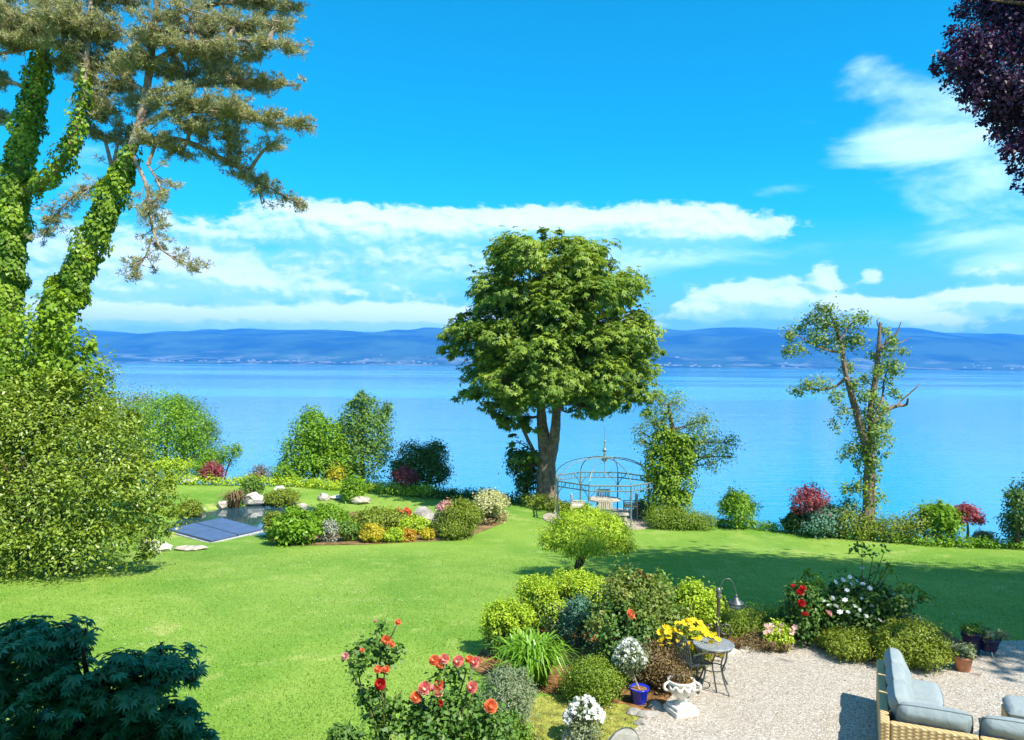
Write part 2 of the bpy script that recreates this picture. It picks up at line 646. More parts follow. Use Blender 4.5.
# --- lake
m_lake, t, out = mat_new('lake_water')
co = t.new('ShaderNodeTexCoord').outputs['Object']
wv = t.v('MULTIPLY', co, (0.30, 1.0, 1.0)).outputs[0]
r1 = t.noise(wv, 0.9, 5, 0.6)
r2 = t.noise(t.v('MULTIPLY', co, (0.02, 0.09, 1)).outputs[0], 1.0, 4, 0.6)
slick = t.noise(t.v('MULTIPLY', co, (0.0022, 0.007, 1)).outputs[0], 1.0, 4, 0.5, 0.6)
c = t.mix(t.sstep(slick, 0.35, 0.7), (0.006, 0.205, 0.37, 1), (0.014, 0.275, 0.43, 1))
p = princ(t, Base_Color=c, Roughness=t.m('ADD', 0.05, t.m('MULTIPLY', t.sstep(slick, 0.4, 0.65), 0.10)))
p.inputs['IOR'].default_value = 1.333
p.inputs['Specular Tint'].default_value = (0.55, 0.92, 1.0, 1)
b = t.new('ShaderNodeBump')
b.inputs['Strength'].default_value = 0.17
b.inputs['Distance'].default_value = 0.30
t.l.new(t.m('ADD', r1, t.m('MULTIPLY', r2, 1.6)), b.inputs['Height'])
t.l.new(b.outputs[0], p.inputs['Normal'])
t.l.new(p.outputs[0], out.inputs[0])
mb = MB()
mb.add([(-9000, 24, LAKE_Z), (9000, 24, LAKE_Z), (9000, 5300, LAKE_Z), (-9000, 5300, LAKE_Z)], [(0, 1, 2, 3)])
tag(mb.build('lake', m_lake), 'calm bright blue lake stretching to the far shore', 'lake', None, 'structure')

# --- far shore and mountains
m_mtn, t, out = mat_new('far_hills')
co = t.new('ShaderNodeTexCoord').outputs['Object']
n1_ = t.noise(t.v('MULTIPLY', co, (0.0016, 0.0010, 0.006)).outputs[0], 1.0, 6, 0.6)
sp = t.new('ShaderNodeSeparateXYZ')
t.l.new(co, sp.inputs[0])
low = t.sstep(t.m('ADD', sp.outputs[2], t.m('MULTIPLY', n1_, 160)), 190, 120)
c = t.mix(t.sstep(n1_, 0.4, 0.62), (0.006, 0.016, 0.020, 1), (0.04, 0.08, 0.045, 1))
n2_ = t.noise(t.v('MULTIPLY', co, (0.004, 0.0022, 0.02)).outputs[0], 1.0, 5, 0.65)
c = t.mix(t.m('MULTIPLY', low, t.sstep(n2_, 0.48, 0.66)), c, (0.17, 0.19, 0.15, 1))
p = princ(t, Base_Color=c, Roughness=0.95)
p.inputs['Specular IOR Level'].default_value = 0.0
t.l.new(p.outputs[0], out.inputs[0])
_RU0 = np.array([-900, -300, 0, 85, 160, 240, 340, 440, 540, 600, 660, 700, 760, 800, 850, 900, 940, 967, 980, 990, 1000, 1010, 1024, 1060, 1200, 1500, 2000])
_RV0 = np.array([330, 334, 333, 332, 331, 329, 330, 331, 332, 331, 330, 328, 327, 328, 328, 331, 334, 335.5, 337, 336.5, 334, 334.5, 339, 345, 338, 330, 335])
RU = np.linspace(-900, 2000, 600)
RV = np.interp(RU, _RU0, _RV0) + 1.3 * np.sin(RU * .045 + 1) * np.sin(RU * .013) + .9 * np.sin(RU * .11 + 2 * np.sin(RU * .03)) - .5
rx = (RU - 512) / F
rz = (vh(RU) - RV) / F


def mtn(x, y):
    q = np.interp(x / 9000.0, rx, rz) * 9000 + 8
    s = sm(5600, 9000, y) ** 0.9
    nz = np.zeros_like(x)
    for k, (fx, fy, a) in enumerate([(0.0011, 0.0013, 1), (0.0027, 0.0023, .6), (0.006, 0.004, .35), (0.013, 0.007, .2)]):
        nz += a * np.sin(x * fx + k * 1.7 + 1.3 * np.sin(y * fy)) * np.sin(y * fy + k)
    z = LAKE_Z - 2 + sm(5000, 5200, y) * 10 + sm(5100, 6200, y) * 40 + s * (q - 60) + nz * 24 * sm(5100, 6500, y) * (1 - 0.85 * sm(8300, 9000, y))
    # a nearer, darker spur on the right
    sp = np.exp(-((x - 4300) / 1500) ** 2) * np.exp(-((y - 6400) / 600) ** 2) * 130 + np.exp(-((x - 2300) / 1300) ** 2) * np.exp(-((y - 6900) / 500) ** 2) * 60 + np.exp(-((x + 2600) / 2400) ** 2) * np.exp(-((y - 7000) / 500) ** 2) * 50
    z = z + sp * (1 + .12 * np.sin(x * .004) + .08 * np.sin(x * .011 + y * .003))
    z = z * (1 - sm(9200, 11500, y)) - 60 * sm(9200, 11500, y)
    return z


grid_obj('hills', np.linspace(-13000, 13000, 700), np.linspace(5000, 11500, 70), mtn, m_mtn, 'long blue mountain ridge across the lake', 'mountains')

# far towns: pale specks along the opposite shore
rng = np.random.default_rng(5)
tw = MB()
for (u0, u1, n) in [(95, 250, 26), (250, 440, 44), (660, 720, 24), (770, 800, 5), (950, 1024, 12)]:
    for _ in range(n):
        u = rng.uniform(u0, u1)
        y = 5150 + abs(rng.normal(0, 320))
        x = (u - 512) / F * y
        z = float(mtn(np.array([x]), np.array([y]))[0])
        s = rng.uniform(6, 15)
        tw.box((x, y, z + s * 0.3), (s * rng.uniform(1, 2.4), s, s * 0.8))
m_town = plain('far_walls', (0.30, 0.28, 0.26), 0.9, 0, 0.1, 0.01)
tag(tw.build('far_town', m_town), 'pale specks of lakeside towns along the far shore', 'town', None, 'stuff')

# --- haze: one closed box of even, thin air round the whole scene
m_haze, t, out = mat_new('haze_air')
pv = t.new('ShaderNodeVolumePrincipled')
pv.inputs['Color'].default_value = (0.08, 0.40, 0.95, 1)
pv.inputs['Density'].default_value = HAZE_D
pv.inputs['Anisotropy'].default_value = 0.0
t.l.new(pv.outputs[0], out.inputs['Volume'])
mb = MB()
mb.box((0, 5600, 290), (32000, 14000, 600 + 200))
hz = tag(mb.build('haze', m_haze), 'thin blue summer haze over the lake', 'haze', None, 'stuff')
# ================================================================ PLANT KIT
def unit(a):
    return a / (np.linalg.norm(a, axis=-1, keepdims=True) + 1e-9)


def leaf_quads(P, N, L, W, rng, droop=0.25, D=None, fold=0.12):
    """one bent, folded leaf per point"""
    n = len(P)
    N = unit(N)
    if D is None:
        D = rng.normal(size=(n, 3))
    D = D - (D * N).sum(1, keepdims=True) * N
    D = unit(D)
    Sd = np.cross(N, D)
    L = np.asarray(L) * np.ones(n) if np.ndim(L) == 0 else L
    W = np.asarray(W) * np.ones(n) if np.ndim(W) == 0 else W
    L = L[:, None]
    W = W[:, None]
    b = P
    mid = P + D * L * 0.45
    l = mid + Sd * W * 0.5 + N * W * fold
    r = mid - Sd * W * 0.5 + N * W * fold
    t = P + D * L - N * L * droop
    return np.stack([b, l, t, r], 1)


def cloud(lobes, n, rng, clump=0.22, per=14, shell=0.5, rough=0.16, upbias=0.35, zmin=None, flat=1.0):
    """leaf points in clumps through the outer volume of a set of ellipsoid lobes"""
    lb = np.asarray(lobes, float)
    C, Rr = lb[:, :3], lb[:, 3:6]
    wt = (Rr[:, 0] * Rr[:, 1] + Rr[:, 0] * Rr[:, 2] + Rr[:, 1] * Rr[:, 2])
    wt = wt / wt.sum()
    nc = max(6, int(n / per))
    k = rng.choice(len(lb), nc, p=wt)
    d = unit(rng.normal(size=(nc, 3)))
    low = (d[:, 2] < -0.25) & (rng.random(nc) < upbias)
    d[low, 2] *= -1
    ph = rng.random((len(lb), 3)) * 6.28
    nz = np.sin(d[:, 0] * 5 + ph[k, 0]) + np.sin(d[:, 1] * 6 + ph[k, 1]) + np.sin(d[:, 2] * 7 + ph[k, 2])
    f = (1 - (1 - shell) * rng.random(nc) ** 1.8) * (1 + rough * nz / 1.7)
    cc = C[k] + d * Rr[k] * f[:, None]
    # leave out most clumps that sit deep inside another lobe
    keep = np.ones(nc, bool)
    if len(lb) > 1:
        for j in range(len(lb)):
            q = (((cc - C[j]) / Rr[j]) ** 2).sum(1)
            keep &= ~((q < 0.36) & (k != j) & (rng.random(nc) < 0.85))
    cc, d, k = cc[keep], d[keep], k[keep]
    if len(cc) == 0:
        raise RuntimeError('empty cloud')
    nc = len(cc)
    m = int(n / nc) + 1
    ci = np.repeat(np.arange(nc), m)
    sg = clump * Rr[k].mean(1)
    off = rng.normal(size=(len(ci), 3)) * sg[ci][:, None]
    off[:, 2] *= flat
    P = cc[ci] + off
    out = unit((P - C[k][ci]) / Rr[k][ci])
    tint = np.clip(rng.random(nc)[ci] * 0.75 + rng.random(len(ci)) * 0.25, 0, 1)
    if zmin is not None:
        z0 = zmin(P[:, 0], P[:, 1]) if callable(zmin) else zmin
        ok = P[:, 2] > z0 + 0.02
        P, out, tint = P[ok], out[ok], tint[ok]
    return P, out, tint


def leaves(name, lobes, n, L, W, mat, parent, seed=0, jitter=0.7, up=0.45, droop=0.25, palm=0, down=0.0, **kw):
    rng = np.random.default_rng(seed)
    P, out, tint = cloud(lobes, n, rng, **kw)
    N = out * 0.6 + np.array([0, 0, up]) + rng.normal(size=P.shape) * jitter * 0.6
    ls = rng.uniform(0.65, 1.25, len(P))
    D = None
    if palm:
        base_ang = rng.random(len(P)) * 6.28
        Qs, Ts = [], []
        Nn = unit(N)
        ref = unit(np.cross(Nn, rng.normal(size=P.shape)))
        r2 = np.cross(Nn, ref)
        for j in range(palm):
            a = base_ang + (j - (palm - 1) / 2) * (4.6 / palm)
            Dj = ref * np.cos(a)[:, None] + r2 * np.sin(a)[:, None]
            Dj = Dj + np.array([0, 0, -down])
            sc = ls * (1 - 0.28 * abs(j - (palm - 1) / 2) / (palm / 2))
            Qs.append(leaf_quads(P, N, L * sc, W * sc, rng, droop, Dj))
            Ts.append(tint)
        return quads(name, np.concatenate(Qs), mat, parent, np.concatenate(Ts))
    if down:
        D = out + rng.normal(size=P.shape) * 0.5 + np.array([0, 0, -down])
    return quads(name, leaf_quads(P, N, L * ls, W * ls, rng, droop, D), mat, parent, tint)


def dome_lobes(c, rx, ry, h, k, rng, size=0.5, jit=0.18, full=0.25):
    """uneven set of lobes filling a half-dome shrub standing at c"""
    L = [(c[0], c[1], c[2] + h * 0.42, rx * 0.72, ry * 0.72, h * 0.50)]
    for i in range(k):
        a = 6.283 * (i + rng.random() * 0.7) / k * 2.4
        e = rng.uniform(0.05, 1.0)
        cr = math.cos(e * math.pi / 2)
        s = size * rng.uniform(0.75, 1.2)
        L.append((c[0] + math.cos(a) * cr * rx * (1 - s * 0.75) * rng.uniform(1 - jit, 1 + jit), c[1] + math.sin(a) * cr * ry * (1 - s * 0.75),
                  c[2] + h * (s * 0.45 + (1 - s * 0.95) * math.sin(e * math.pi / 2) * rng.uniform(1 - jit, 1.0 + jit * .3)),
                  rx * s, ry * s, h * s * 0.55))
    return L


def sublobes(lob, k, f, rng):
    """smaller lobes budding from the skin of the given ones"""
    out = list(lob)
    for lo in lob:
        for _ in range(k):
            d = unit(rng.normal(size=3))
            d[2] = abs(d[2]) if rng.random() < .6 else d[2]
            r = np.array(lo[3:6])
            s = f * rng.uniform(.6, 1.3)
            out.append((*(np.array(lo[:3]) + d * r * rng.uniform(.75, 1.0)), *(r * s)))
    return out


def pxlobe(u, v, r, Y, dy=0.0, sq=1.0, dsq=1.0):
    """a lobe seen at pixel (u,v) with pixel radius r at distance Y+dy"""
    c = at(u, v, Y + dy)
    m = r * (Y + dy) / F
    return (*c, m, m * dsq, m * sq)


def stems(c, h, spread, n, r, rng, base=0.08):
    mb = MB()
    for i in range(n):
        a = rng.uniform(0, 6.28)
        e = spread * rng.uniform(0.3, 1.0)
        b0 = np.array([c[0] + math.cos(a) * base, c[1] + math.sin(a) * base, c[2] - 0.05])
        t = np.array([c[0] + math.cos(a) * e, c[1] + math.sin(a) * e, c[2] + h * rng.uniform(0.75, 1.0)])
        mid = (b0 + t) / 2 + np.array([math.cos(a), math.sin(a), 0]) * -0.15 * e
        mb.tube(spline([b0, mid, t], 7), [r, r * 0.35], 5)
    return mb


SEED = [100]


def shrub(name, label, cat, u, v, wpx, hpx, mat, L=0.06, W=0.035, cover=2.6, k=9, group=None, size=0.5, Y=None, depth=1.0, nmax=45000, stem_m=None,
          jit=0.18, **kw):
    """shrub whose foot shows at pixel (u,v), wpx wide and hpx tall"""
    SEED[0] += 1
    rng = np.random.default_rng(SEED[0])
    c = ground(u, v) if Y is None else at(u, v, Y)
    if Y is not None:
        c[2] = float(H(c[0], c[1]))
    pm = c[1] / F
    w = wpx * pm / 2
    h = hpx * pm
    if Y is not None:
        h = at(u, v - hpx, Y)[2] - c[2]
    root = thing(name, label, cat, c, group)
    lob = dome_lobes(c, w, w * depth, h, k, rng, size, jit)
    area = 2 * math.pi * (w * w * depth + w * h) * 0.75
    n = int(min(nmax, max(500, cover * area / (L * W * 0.5))))
    kw.setdefault('zmin', H)
    if jit > 0.12:
        big = lob[1:]
        for q in range(int(7 + wpx / 9)):
            bl = big[int(rng.integers(len(big)))]
            dd = unit(rng.normal(size=3))
            dd[2] = abs(dd[2])
            rr_ = np.array(bl[3:6])
            tip = np.array(bl[:3]) + dd * rr_ * rng.uniform(1.0, 1.3)
            sr = rng.uniform(.07, .15) * w
            lob.append((*tip, sr, sr, sr * 1.3))
    leaves('foliage', lob, n, L, W, mat, root, SEED[0], **kw)
    stems(c, h * 0.8, w * 0.7, 7, max(0.008, h * 0.018), rng, w * 0.12).build('stem', stem_m or M['bark'], root)
    root['_c'] = [float(x) for x in (*c, w, h)]
    return root


def limbs_to(mb, lobes, tpath, rng, r0=0.06, every=1, tlo=0.35, sag=0.12, thr=99):
    """limbs from the nearest higher part of the trunk path into each lobe"""
    tp = np.asarray(tpath)
    i0 = int(len(tp) * tlo)
    for j, lo in enumerate(lobes):
        if j % every:
            continue
        c = np.array(lo[:3])
        d = np.linalg.norm(tp[i0:] - c, axis=1) + np.maximum(0, tp[i0:, 2] - c[2]) * 1.5
        a = tp[i0 + int(np.argmin(d))]
        if np.linalg.norm(c - a) > thr:
            continue
        mid = (a + c) / 2 + rng.normal(size=3) * 0.08 * np.linalg.norm(c - a) + np.array([0, 0, -sag * np.linalg.norm(c - a)])
        r = r0 * rng.uniform(0.7, 1.2)
        mb.tube(spline([a, mid, c], 9), [r, r * 0.25], 6, 0.1, j)
        for q in range(3):
            e = c + rng.normal(size=3) * np.array(lo[3:6]) * 0.5
            mb.tube(spline([(a + 2 * c) / 3 * 0.4 + c * 0.6, (c + e) / 2 + rng.normal(size=3) * 0.05, e], 5), [r * 0.35, r * 0.1], 4)


def ivy_on(paths, n, L, rng, thick=0.25):
    """ivy leaves over a trunk given as (path, radii)"""
    Ps, Ns = [], []
    for path, rad, share in paths:
        path = np.asarray(path)
        m = int(n * share)
        t = rng.random(m)
        t = np.where((t > .72) & (rng.random(m) < (t - .72) / .28), t * rng.random(m), t) * (len(path) - 1.001)
        i = t.astype(int)
        f = (t - i)[:, None]
        p = path[i] * (1 - f) + path[i + 1] * f
        rr = np.interp(t / (len(path) - 1), np.linspace(0, 1, len(rad)), rad)
        T = unit(path[i + 1] - path[i])
        d = rng.normal(size=(m, 3))
        d = unit(d - (d * T).sum(1, keepdims=True) * T)
        # ivy grows in uneven pillows
        bul = 1 + 0.85 * np.sin(t * 1.9 + np.arctan2(d[:, 1], d[:, 0]) * 2) * np.sin(t * 0.7 + 1)
        q = p + d * (rr + thick * bul * rng.random(m) ** 0.6 * (1 - .7 * np.clip((t / (len(path) - 1) - .7) / .3, 0, 1)))[:, None]
        Ps.append(q)
        Ns.append(d)
    P = np.concatenate(Ps)
    Nn = np.concatenate(Ns)
    N = Nn * 0.9 + np.array([0, 0, 0.55]) + rng.normal(size=P.shape) * 0.35
    D = rng.normal(size=P.shape) * 0.5 + np.array([0, 0, -1.0]) + Nn * 0.3
    ls = rng.uniform(0.6, 1.25, len(P))
    tint = np.clip(0.5 + 0.3 * np.sin(P[:, 2] * 2.3 + P[:, 0] * 3) + rng.normal(size=len(P)) * 0.25, 0, 1)
    return leaf_quads(P, N, L * ls, L * 0.85 * ls, rng, 0.2, D), tint


def needles(P, axis, L, W, k, rng):
    """k needles fanning out of every shoot tip"""
    n = len(P)
    Pk = np.repeat(P, k, 0)
    A = np.repeat(unit(axis), k, 0)
    D = unit(A * 0.75 + rng.normal(size=(n * k, 3)) * 0.62)
    N = rng.normal(size=(n * k, 3))
    ls = L * rng.uniform(0.7, 1.15, n * k)
    return leaf_quads(Pk, N, ls, W * np.ones(n * k), rng, 0.05, D, 0.0)


# bloom meshes (shared between copies)
def rose_mesh(name, mat, r=0.055, rng=None, layers=4):
    rng = rng or np.random.default_rng(3)
    Q, T = [], []
    for ly in range(layers):
        f = 1 - ly / layers
        k = 5 + (ly % 2)
        for j in range(k):
            a = 6.283 * j / k + ly * 0.7
            d = np.array([math.cos(a), math.sin(a), 0])
            s = np.array([-math.sin(a), math.cos(a), 0])
            op = 0.25 + 0.95 * f
            b = d * r * 0.1 + np.array([0, 0, -r * 0.25 * f])
            tip = d * r * op + np.array([0, 0, r * (0.75 - 0.75 * f * f)])
            mid = (b + tip) / 2 + np.array([0, 0, -r * 0.12]) + d * r * 0.12
            wd = r * (0.35 + 0.45 * f)
            # two quads: lower and upper petal halves
            Q.append([b - s * wd * 0.2, b + s * wd * 0.2, mid + s * wd, mid - s * wd])
            Q.append([mid - s * wd, mid + s * wd, tip + s * wd * 0.55, tip - s * wd * 0.55])
            tq = rng.random() if 'white' in mat.name else None
            T += [1 - f, 1 - f * 0.8] if tq is None else [tq * 0.6 + 0.4, tq * 0.4]
    return quads_mesh(name, np.array(Q), mat, np.array(T) * 0.9 + rng.random(len(T)) * 0.1)


def star_mesh(name, mat, r=0.04, k=6, cup=0.25, rng=None, rings=1):
    rng = rng or np.random.default_rng(4)
    Q, T = [], []
    for g in range(rings):
        rr = r * (1 - 0.4 * g)
        for j in range(k):
            a = 6.283 * (j + 0.5 * g) / k
            d = np.array([math.cos(a), math.sin(a), cup + 0.4 * g])
            s = np.array([-math.sin(a), math.cos(a), 0]) * rr * (2.2 / k)
            b = np.array([0, 0, 0.0])
            Q.append([b, d * rr * 0.55 + s, d * rr, d * rr * 0.55 - s])
            T.append(rng.random())
    return quads_mesh(name, np.array(Q), mat, np.array(T))


def put_blooms(root, name, meshes, pts, rng, tilt=0.5, smin=0.8, smax=1.2, face=(0, -0.3, 0.6), stuff=False, labels=None):
    """individual blooms as parts (meshes shared); very many become one part of kind stuff"""
    pts = list(pts)
    if len(pts) > 100:
        stuff = True
    if not stuff:
        for i, q in enumerate(pts):
            me = meshes[i % len(meshes)] if len(meshes) != len(pts) else meshes[i]
            o = bpy.data.objects.new(name, me)
            link(o, root)
            n = Vector(face) + Vector(rng.normal(size=3) * tilt)
            o.rotation_euler = n.to_track_quat('Z', 'Y').to_euler()
            o.rotation_euler.rotate_axis('Z', rng.uniform(0, 6.28))
            o.location = Vector(q)
            s = rng.uniform(smin, smax)
            o.scale = (s, s, s)
        return
    me0 = meshes[0]
    nv = len(me0.vertices)
    co = np.empty(nv * 3, np.float32)
    me0.vertices.foreach_get('co', co)
    base = co.reshape(-1, 4, 3)
    Qs = []
    for q in pts:
        n = Vector(face) + Vector(rng.normal(size=3) * tilt)
        Mx = np.array((n.to_track_quat('Z', 'Y').to_matrix() @ Matrix.Rotation(rng.uniform(0, 6.28), 3, 'Z')))
        Qs.append((base * rng.uniform(smin, smax)) @ Mx.T + np.asarray(q))
    o = quads(name, np.concatenate(Qs), me0.materials[0], root)
    o['kind'] = 'stuff'


def surf_pts(lob, n, rng, up=0.1, f=1.0):
    """points on the outer skin of lobes"""
    lb = np.asarray(lob, float)
    out = []
    tries = 0
    while len(out) < n and tries < n * 60:
        tries += 1
        k = rng.integers(len(lb))
        d = unit(rng.normal(size=3))
        if d[2] < up:
            continue
        p = lb[k, :3] + d * lb[k, 3:6] * f
        q = (((p - lb[:, :3]) / lb[:, 3:6]) ** 2).sum(1)
        if (np.delete(q, k) < 0.92).any():
            continue
        out.append(p)
    return out


def rock_mesh(mb, c, r, rng, sub=2):
    import bmesh
    bm = bmesh.new()
    bmesh.ops.create_icosphere(bm, subdivisions=sub, radius=1.0)
    ph = rng.random(9) * 6
    for v in bm.verts:
        d = v.co.copy()
        n = 0.16 * math.sin(d.x * 2.3 + ph[0]) + 0.16 * math.sin(d.y * 2.9 + ph[1]) + 0.12 * math.sin(d.z * 3.3 + ph[2]) + 0.10 * math.sin(d.x * 6 + d.y * 5 + ph[3]) + 0.05 * rng.normal()
        n = round(n * 5) / 5 * 0.5 + n * 0.5
        v.co = d * (1 + n)
    bm.verts.ensure_lookup_table()
    vs = np.array([v.co for v in bm.verts]) * np.asarray(r) + np.asarray(c)
    fs = [tuple(v.index for v in f.verts) for f in bm.faces]
    bm.free()
    mb.add(vs, fs)


def rock(name, label, u, v, wpx, hpx, mat, group=None, depth=0.8, Y=None):
    SEED[0] += 1
    rng = np.random.default_rng(SEED[0])
    c = ground(u, v)
    pm = c[1] / F
    r = (wpx * pm / 2, wpx * pm / 2 * depth, hpx * pm / 2 * 1.15)
    mb = MB()
    rock_mesh(mb, (c[0], c[1], c[2] + hpx * pm * 0.38), r, rng)
    return tag(mb.build(name, mat), label, 'rock', group)


M = {}
M['bark'] = plain('bark', (0.13, 0.085, 0.05), 0.9, 0, 0.45, 9.0, 0.9, 22, 0.15)
M['bark_grey'] = plain('bark_grey', (0.20, 0.15, 0.105), 0.9, 0, 0.45, 5.0, 1.0, 12, 0.15)
M['bark_pale'] = plain('bark_pale', (0.34, 0.27, 0.20), 0.9, 0, 0.4, 3.0, 1.0, 14, 0.15)
M['bark_dark'] = plain('bark_dark', (0.07, 0.05, 0.035), 0.9, 0, 0.4, 9.0, 0.9, 22, 0.15)
M['chestnut'] = leafmat('chestnut_leaf', (0.06, 0.155, 0.016), (0.36, 0.48, 0.06), 0.33)
M['pine'] = leafmat('pine_needle', (0.18, 0.2, 0.08), (0.48, 0.46, 0.21), 0.25, 0.6)
M['ivy'] = leafmat('ivy_leaf', (0.085, 0.19, 0.01), (0.32, 0.47, 0.03), 0.33, 0.45)
M['laurel'] = leafmat('laurel_leaf', (0.045, 0.12, 0.01), (0.38, 0.48, 0.05), 0.28, 0.4, 0.5)
M['fresh'] = leafmat('fresh_leaf', (0.11, 0.26, 0.012), (0.28, 0.47, 0.03), 0.35)
M['mid'] = leafmat('mid_leaf', (0.085, 0.19, 0.022), (0.2, 0.34, 0.05), 0.30)
M['dark'] = leafmat('dark_leaf', (0.04, 0.105, 0.016), (0.12, 0.22, 0.035), 0.25)
M['rosegreen'] = leafmat('rose_leaf', (0.035, 0.11, 0.016), (0.16, 0.29, 0.045), 0.25, 0.5, 0.4)
M['grey'] = leafmat('grey_leaf', (0.163, 0.225, 0.112), (0.338, 0.400, 0.225), 0.3)
M['silver'] = leafmat('silver_leaf', (0.24, 0.27, 0.20), (0.48, 0.50, 0.40), 0.25, 0.6, 0.2, (1, 1, 0.8))
M['yellowgreen'] = leafmat('lime_leaf', (0.24, 0.42, 0.016), (0.58, 0.7, 0.06), 0.35)
M['gold'] = leafmat('gold_leaf', (0.38, 0.36, 0.015), (0.65, 0.55, 0.04), 0.3)
M['orange_l'] = leafmat('orange_leaf', (0.45, 0.22, 0.02), (0.65, 0.45, 0.05), 0.3)
M['olive'] = leafmat('olive_needle', (0.12, 0.19, 0.016), (0.33, 0.4, 0.04), 0.25)
M['box'] = leafmat('box_leaf', (0.11, 0.2, 0.014), (0.3, 0.41, 0.04), 0.3)
M['variegated'] = leafmat('variegated_leaf', (0.35, 0.40, 0.13), (0.72, 0.70, 0.42), 0.3)
M['maple_red'] = leafmat('red_maple_leaf', (0.22, 0.045, 0.055), (0.5, 0.15, 0.16), 0.4, 0.5, 0.3, (1.3, 0.7, 0.8))
M['beech'] = leafmat('copper_beech_leaf', (0.016, 0.006, 0.028), (0.085, 0.032, 0.1), 0.2, 0.5, 0.4, (1.2, 0.7, 1.0))
M['maple_dark'] = leafmat('maple_leaf', (0.03, 0.22, 0.10), (0.10, 0.38, 0.18), 0.2, 0.35, 0.5)
M['bronze'] = leafmat('bronze_blade', (0.14, 0.085, 0.03), (0.34, 0.24, 0.11), 0.2)
M['blade'] = leafmat('strap_leaf', (0.112, 0.263, 0.013), (0.275, 0.500, 0.044), 0.35, 0.35)
M['brown_leaf'] = leafmat('dry_leaf', (0.12, 0.075, 0.03), (0.30, 0.22, 0.09), 0.2)
M['bluegreen'] = leafmat('blue_green_leaf', (0.075, 0.188, 0.125), (0.175, 0.350, 0.237), 0.25)
M['white_f'] = leafmat('white_petal', (0.74, 0.74, 0.70), (0.86, 0.86, 0.84), 0.3, 0.6, 0.2, (1, 1, 1))
M['yellow_f'] = leafmat('yellow_petal', (0.75, 0.50, 0.01), (0.90, 0.70, 0.03), 0.3, 0.6, 0.2, (1, 1, 1))
M['red_f'] = leafmat('red_petal', (0.50, 0.015, 0.02), (0.72, 0.05, 0.05), 0.3, 0.6, 0.2, (1, 1, 1))
M['orange_f'] = leafmat('orange_petal', (0.85, 0.14, 0.05), (0.92, 0.42, 0.2), 0.3, 0.6, 0.2, (1, 1, 1))
M['bicolor_f'] = leafmat('red_white_petal', (0.85, 0.1, 0.05), (0.95, 0.88, 0.82), 0.3, 0.6, 0.2, (1, 1, 1))
M['pink_f'] = leafmat('pink_petal', (0.75, 0.30, 0.28), (0.86, 0.62, 0.55), 0.3, 0.6, 0.2, (1, 1, 1))
M['stone'] = plain('pale_stone', (0.42, 0.375, 0.31), 0.85, 0, 0.35, 4.0, 0.6, 18, 0.2)
M['stone_white'] = plain('white_stone', (0.60, 0.56, 0.49), 0.8, 0, 0.15, 6.0, 0.4, 25, 0.2)
M['stone_grey'] = plain('grey_stone', (0.33, 0.31, 0.27), 0.85, 0, 0.35, 4.0, 0.6, 18, 0.2)
M['iron'] = plain('grey_iron', (0.10, 0.115, 0.11), 0.45, 0.6, 0.25, 14.0, 0.2, 60)
M['iron_green'] = plain('green_grey_iron', (0.19, 0.25, 0.215), 0.5, 0.3, 0.25, 14.0, 0.2, 60)
M['iron_light'] = plain('weathered_metal', (0.33, 0.35, 0.35), 0.45, 0.4, 0.2, 14.0, 0.2, 60)
# ================================================================ LARGE TREES
# --- horse chestnut in the middle
YC = 34.6
rng = np.random.default_rng(11)
base = ground(547, 503)
YC = base[1]
chest = thing('chestnut_tree', 'big rounded horse chestnut tree with grey trunk beside the iron gazebo', 'tree', base)
CL = [(520, 258, 30), (540, 250, 16), (590, 262, 28), (580, 250, 16), (562, 288, 36), (558, 252, 22), (552, 240, 14), (506, 424, 10), (516, 440, 9), (532, 428, 10), (498, 415, 10), (500, 296, 34), (610, 296, 34), (550, 315, 46), (478, 338, 31), (458, 342, 18), (450, 352, 9), (462, 318, 10), (628, 338, 32), (648, 350, 14),
      (535, 352, 46), (590, 350, 42), (488, 382, 30), (470, 398, 16), (625, 378, 32), (605, 398, 26), (640, 400, 18), (520, 390, 32), (565, 388, 34), (500, 405, 20), (545, 375, 42), (520, 425, 15), (528, 462, 17), (590, 408, 16)]
lob = []
for (u, v, r) in CL:
    big_ = r > 24
    lob.append(pxlobe(u, v, r * 0.92, YC, rng.uniform(-1.0, 0.6) if not big_ else -0.6, 0.82))
    if big_:
        lob.append(pxlobe(u + rng.uniform(-8, 8), v + rng.uniform(-4, 8), r * 0.8, YC, rng.uniform(0.9, 2.4), 0.8))
        lob.append(pxlobe(u * 0.75 + 552 * 0.25, v + rng.uniform(-4, 8), r * 0.72, YC, rng.uniform(-2.6, -1.5), 0.8))
leaves('crown', lob, 34000, 0.20, 0.085, M['chestnut'], chest, 21, palm=5, down=0.55, per=13, clump=0.19, shell=0.6, up=0.75, upbias=0.5, rough=.26, droop=0.3, flat=0.6, jitter=0.55)
mb = MB()
tk = spline([base + np.array([0, 0, -0.3]), at(547, 480, YC), at(546, 452, YC), at(542, 425, YC), at(541, 395, YC), at(542, 350, YC), at(545, 300, YC)], 30)
tk2 = spline([at(548, 468, YC), at(554, 440, YC - 0.2), at(557, 410, YC - 0.3), at(564, 360, YC), at(578, 310, YC)], 24)
mb.tube(tk, [0.56, 0.42, 0.33, 0.23, 0.16, 0.10, 0.05], 14, 0.16, 3)
mb.tube(tk2, [0.28, 0.24, 0.18, 0.11, 0.05], 12, 0.14, 4)
tk3 = spline([at(543, 468, YC + 0.3), at(528, 440, YC + 0.4), at(515, 410, YC + 0.4), at(505, 385, YC)], 14)
mb.tube(tk3, [0.09, 0.07, 0.04], 8, 0.1, 5)
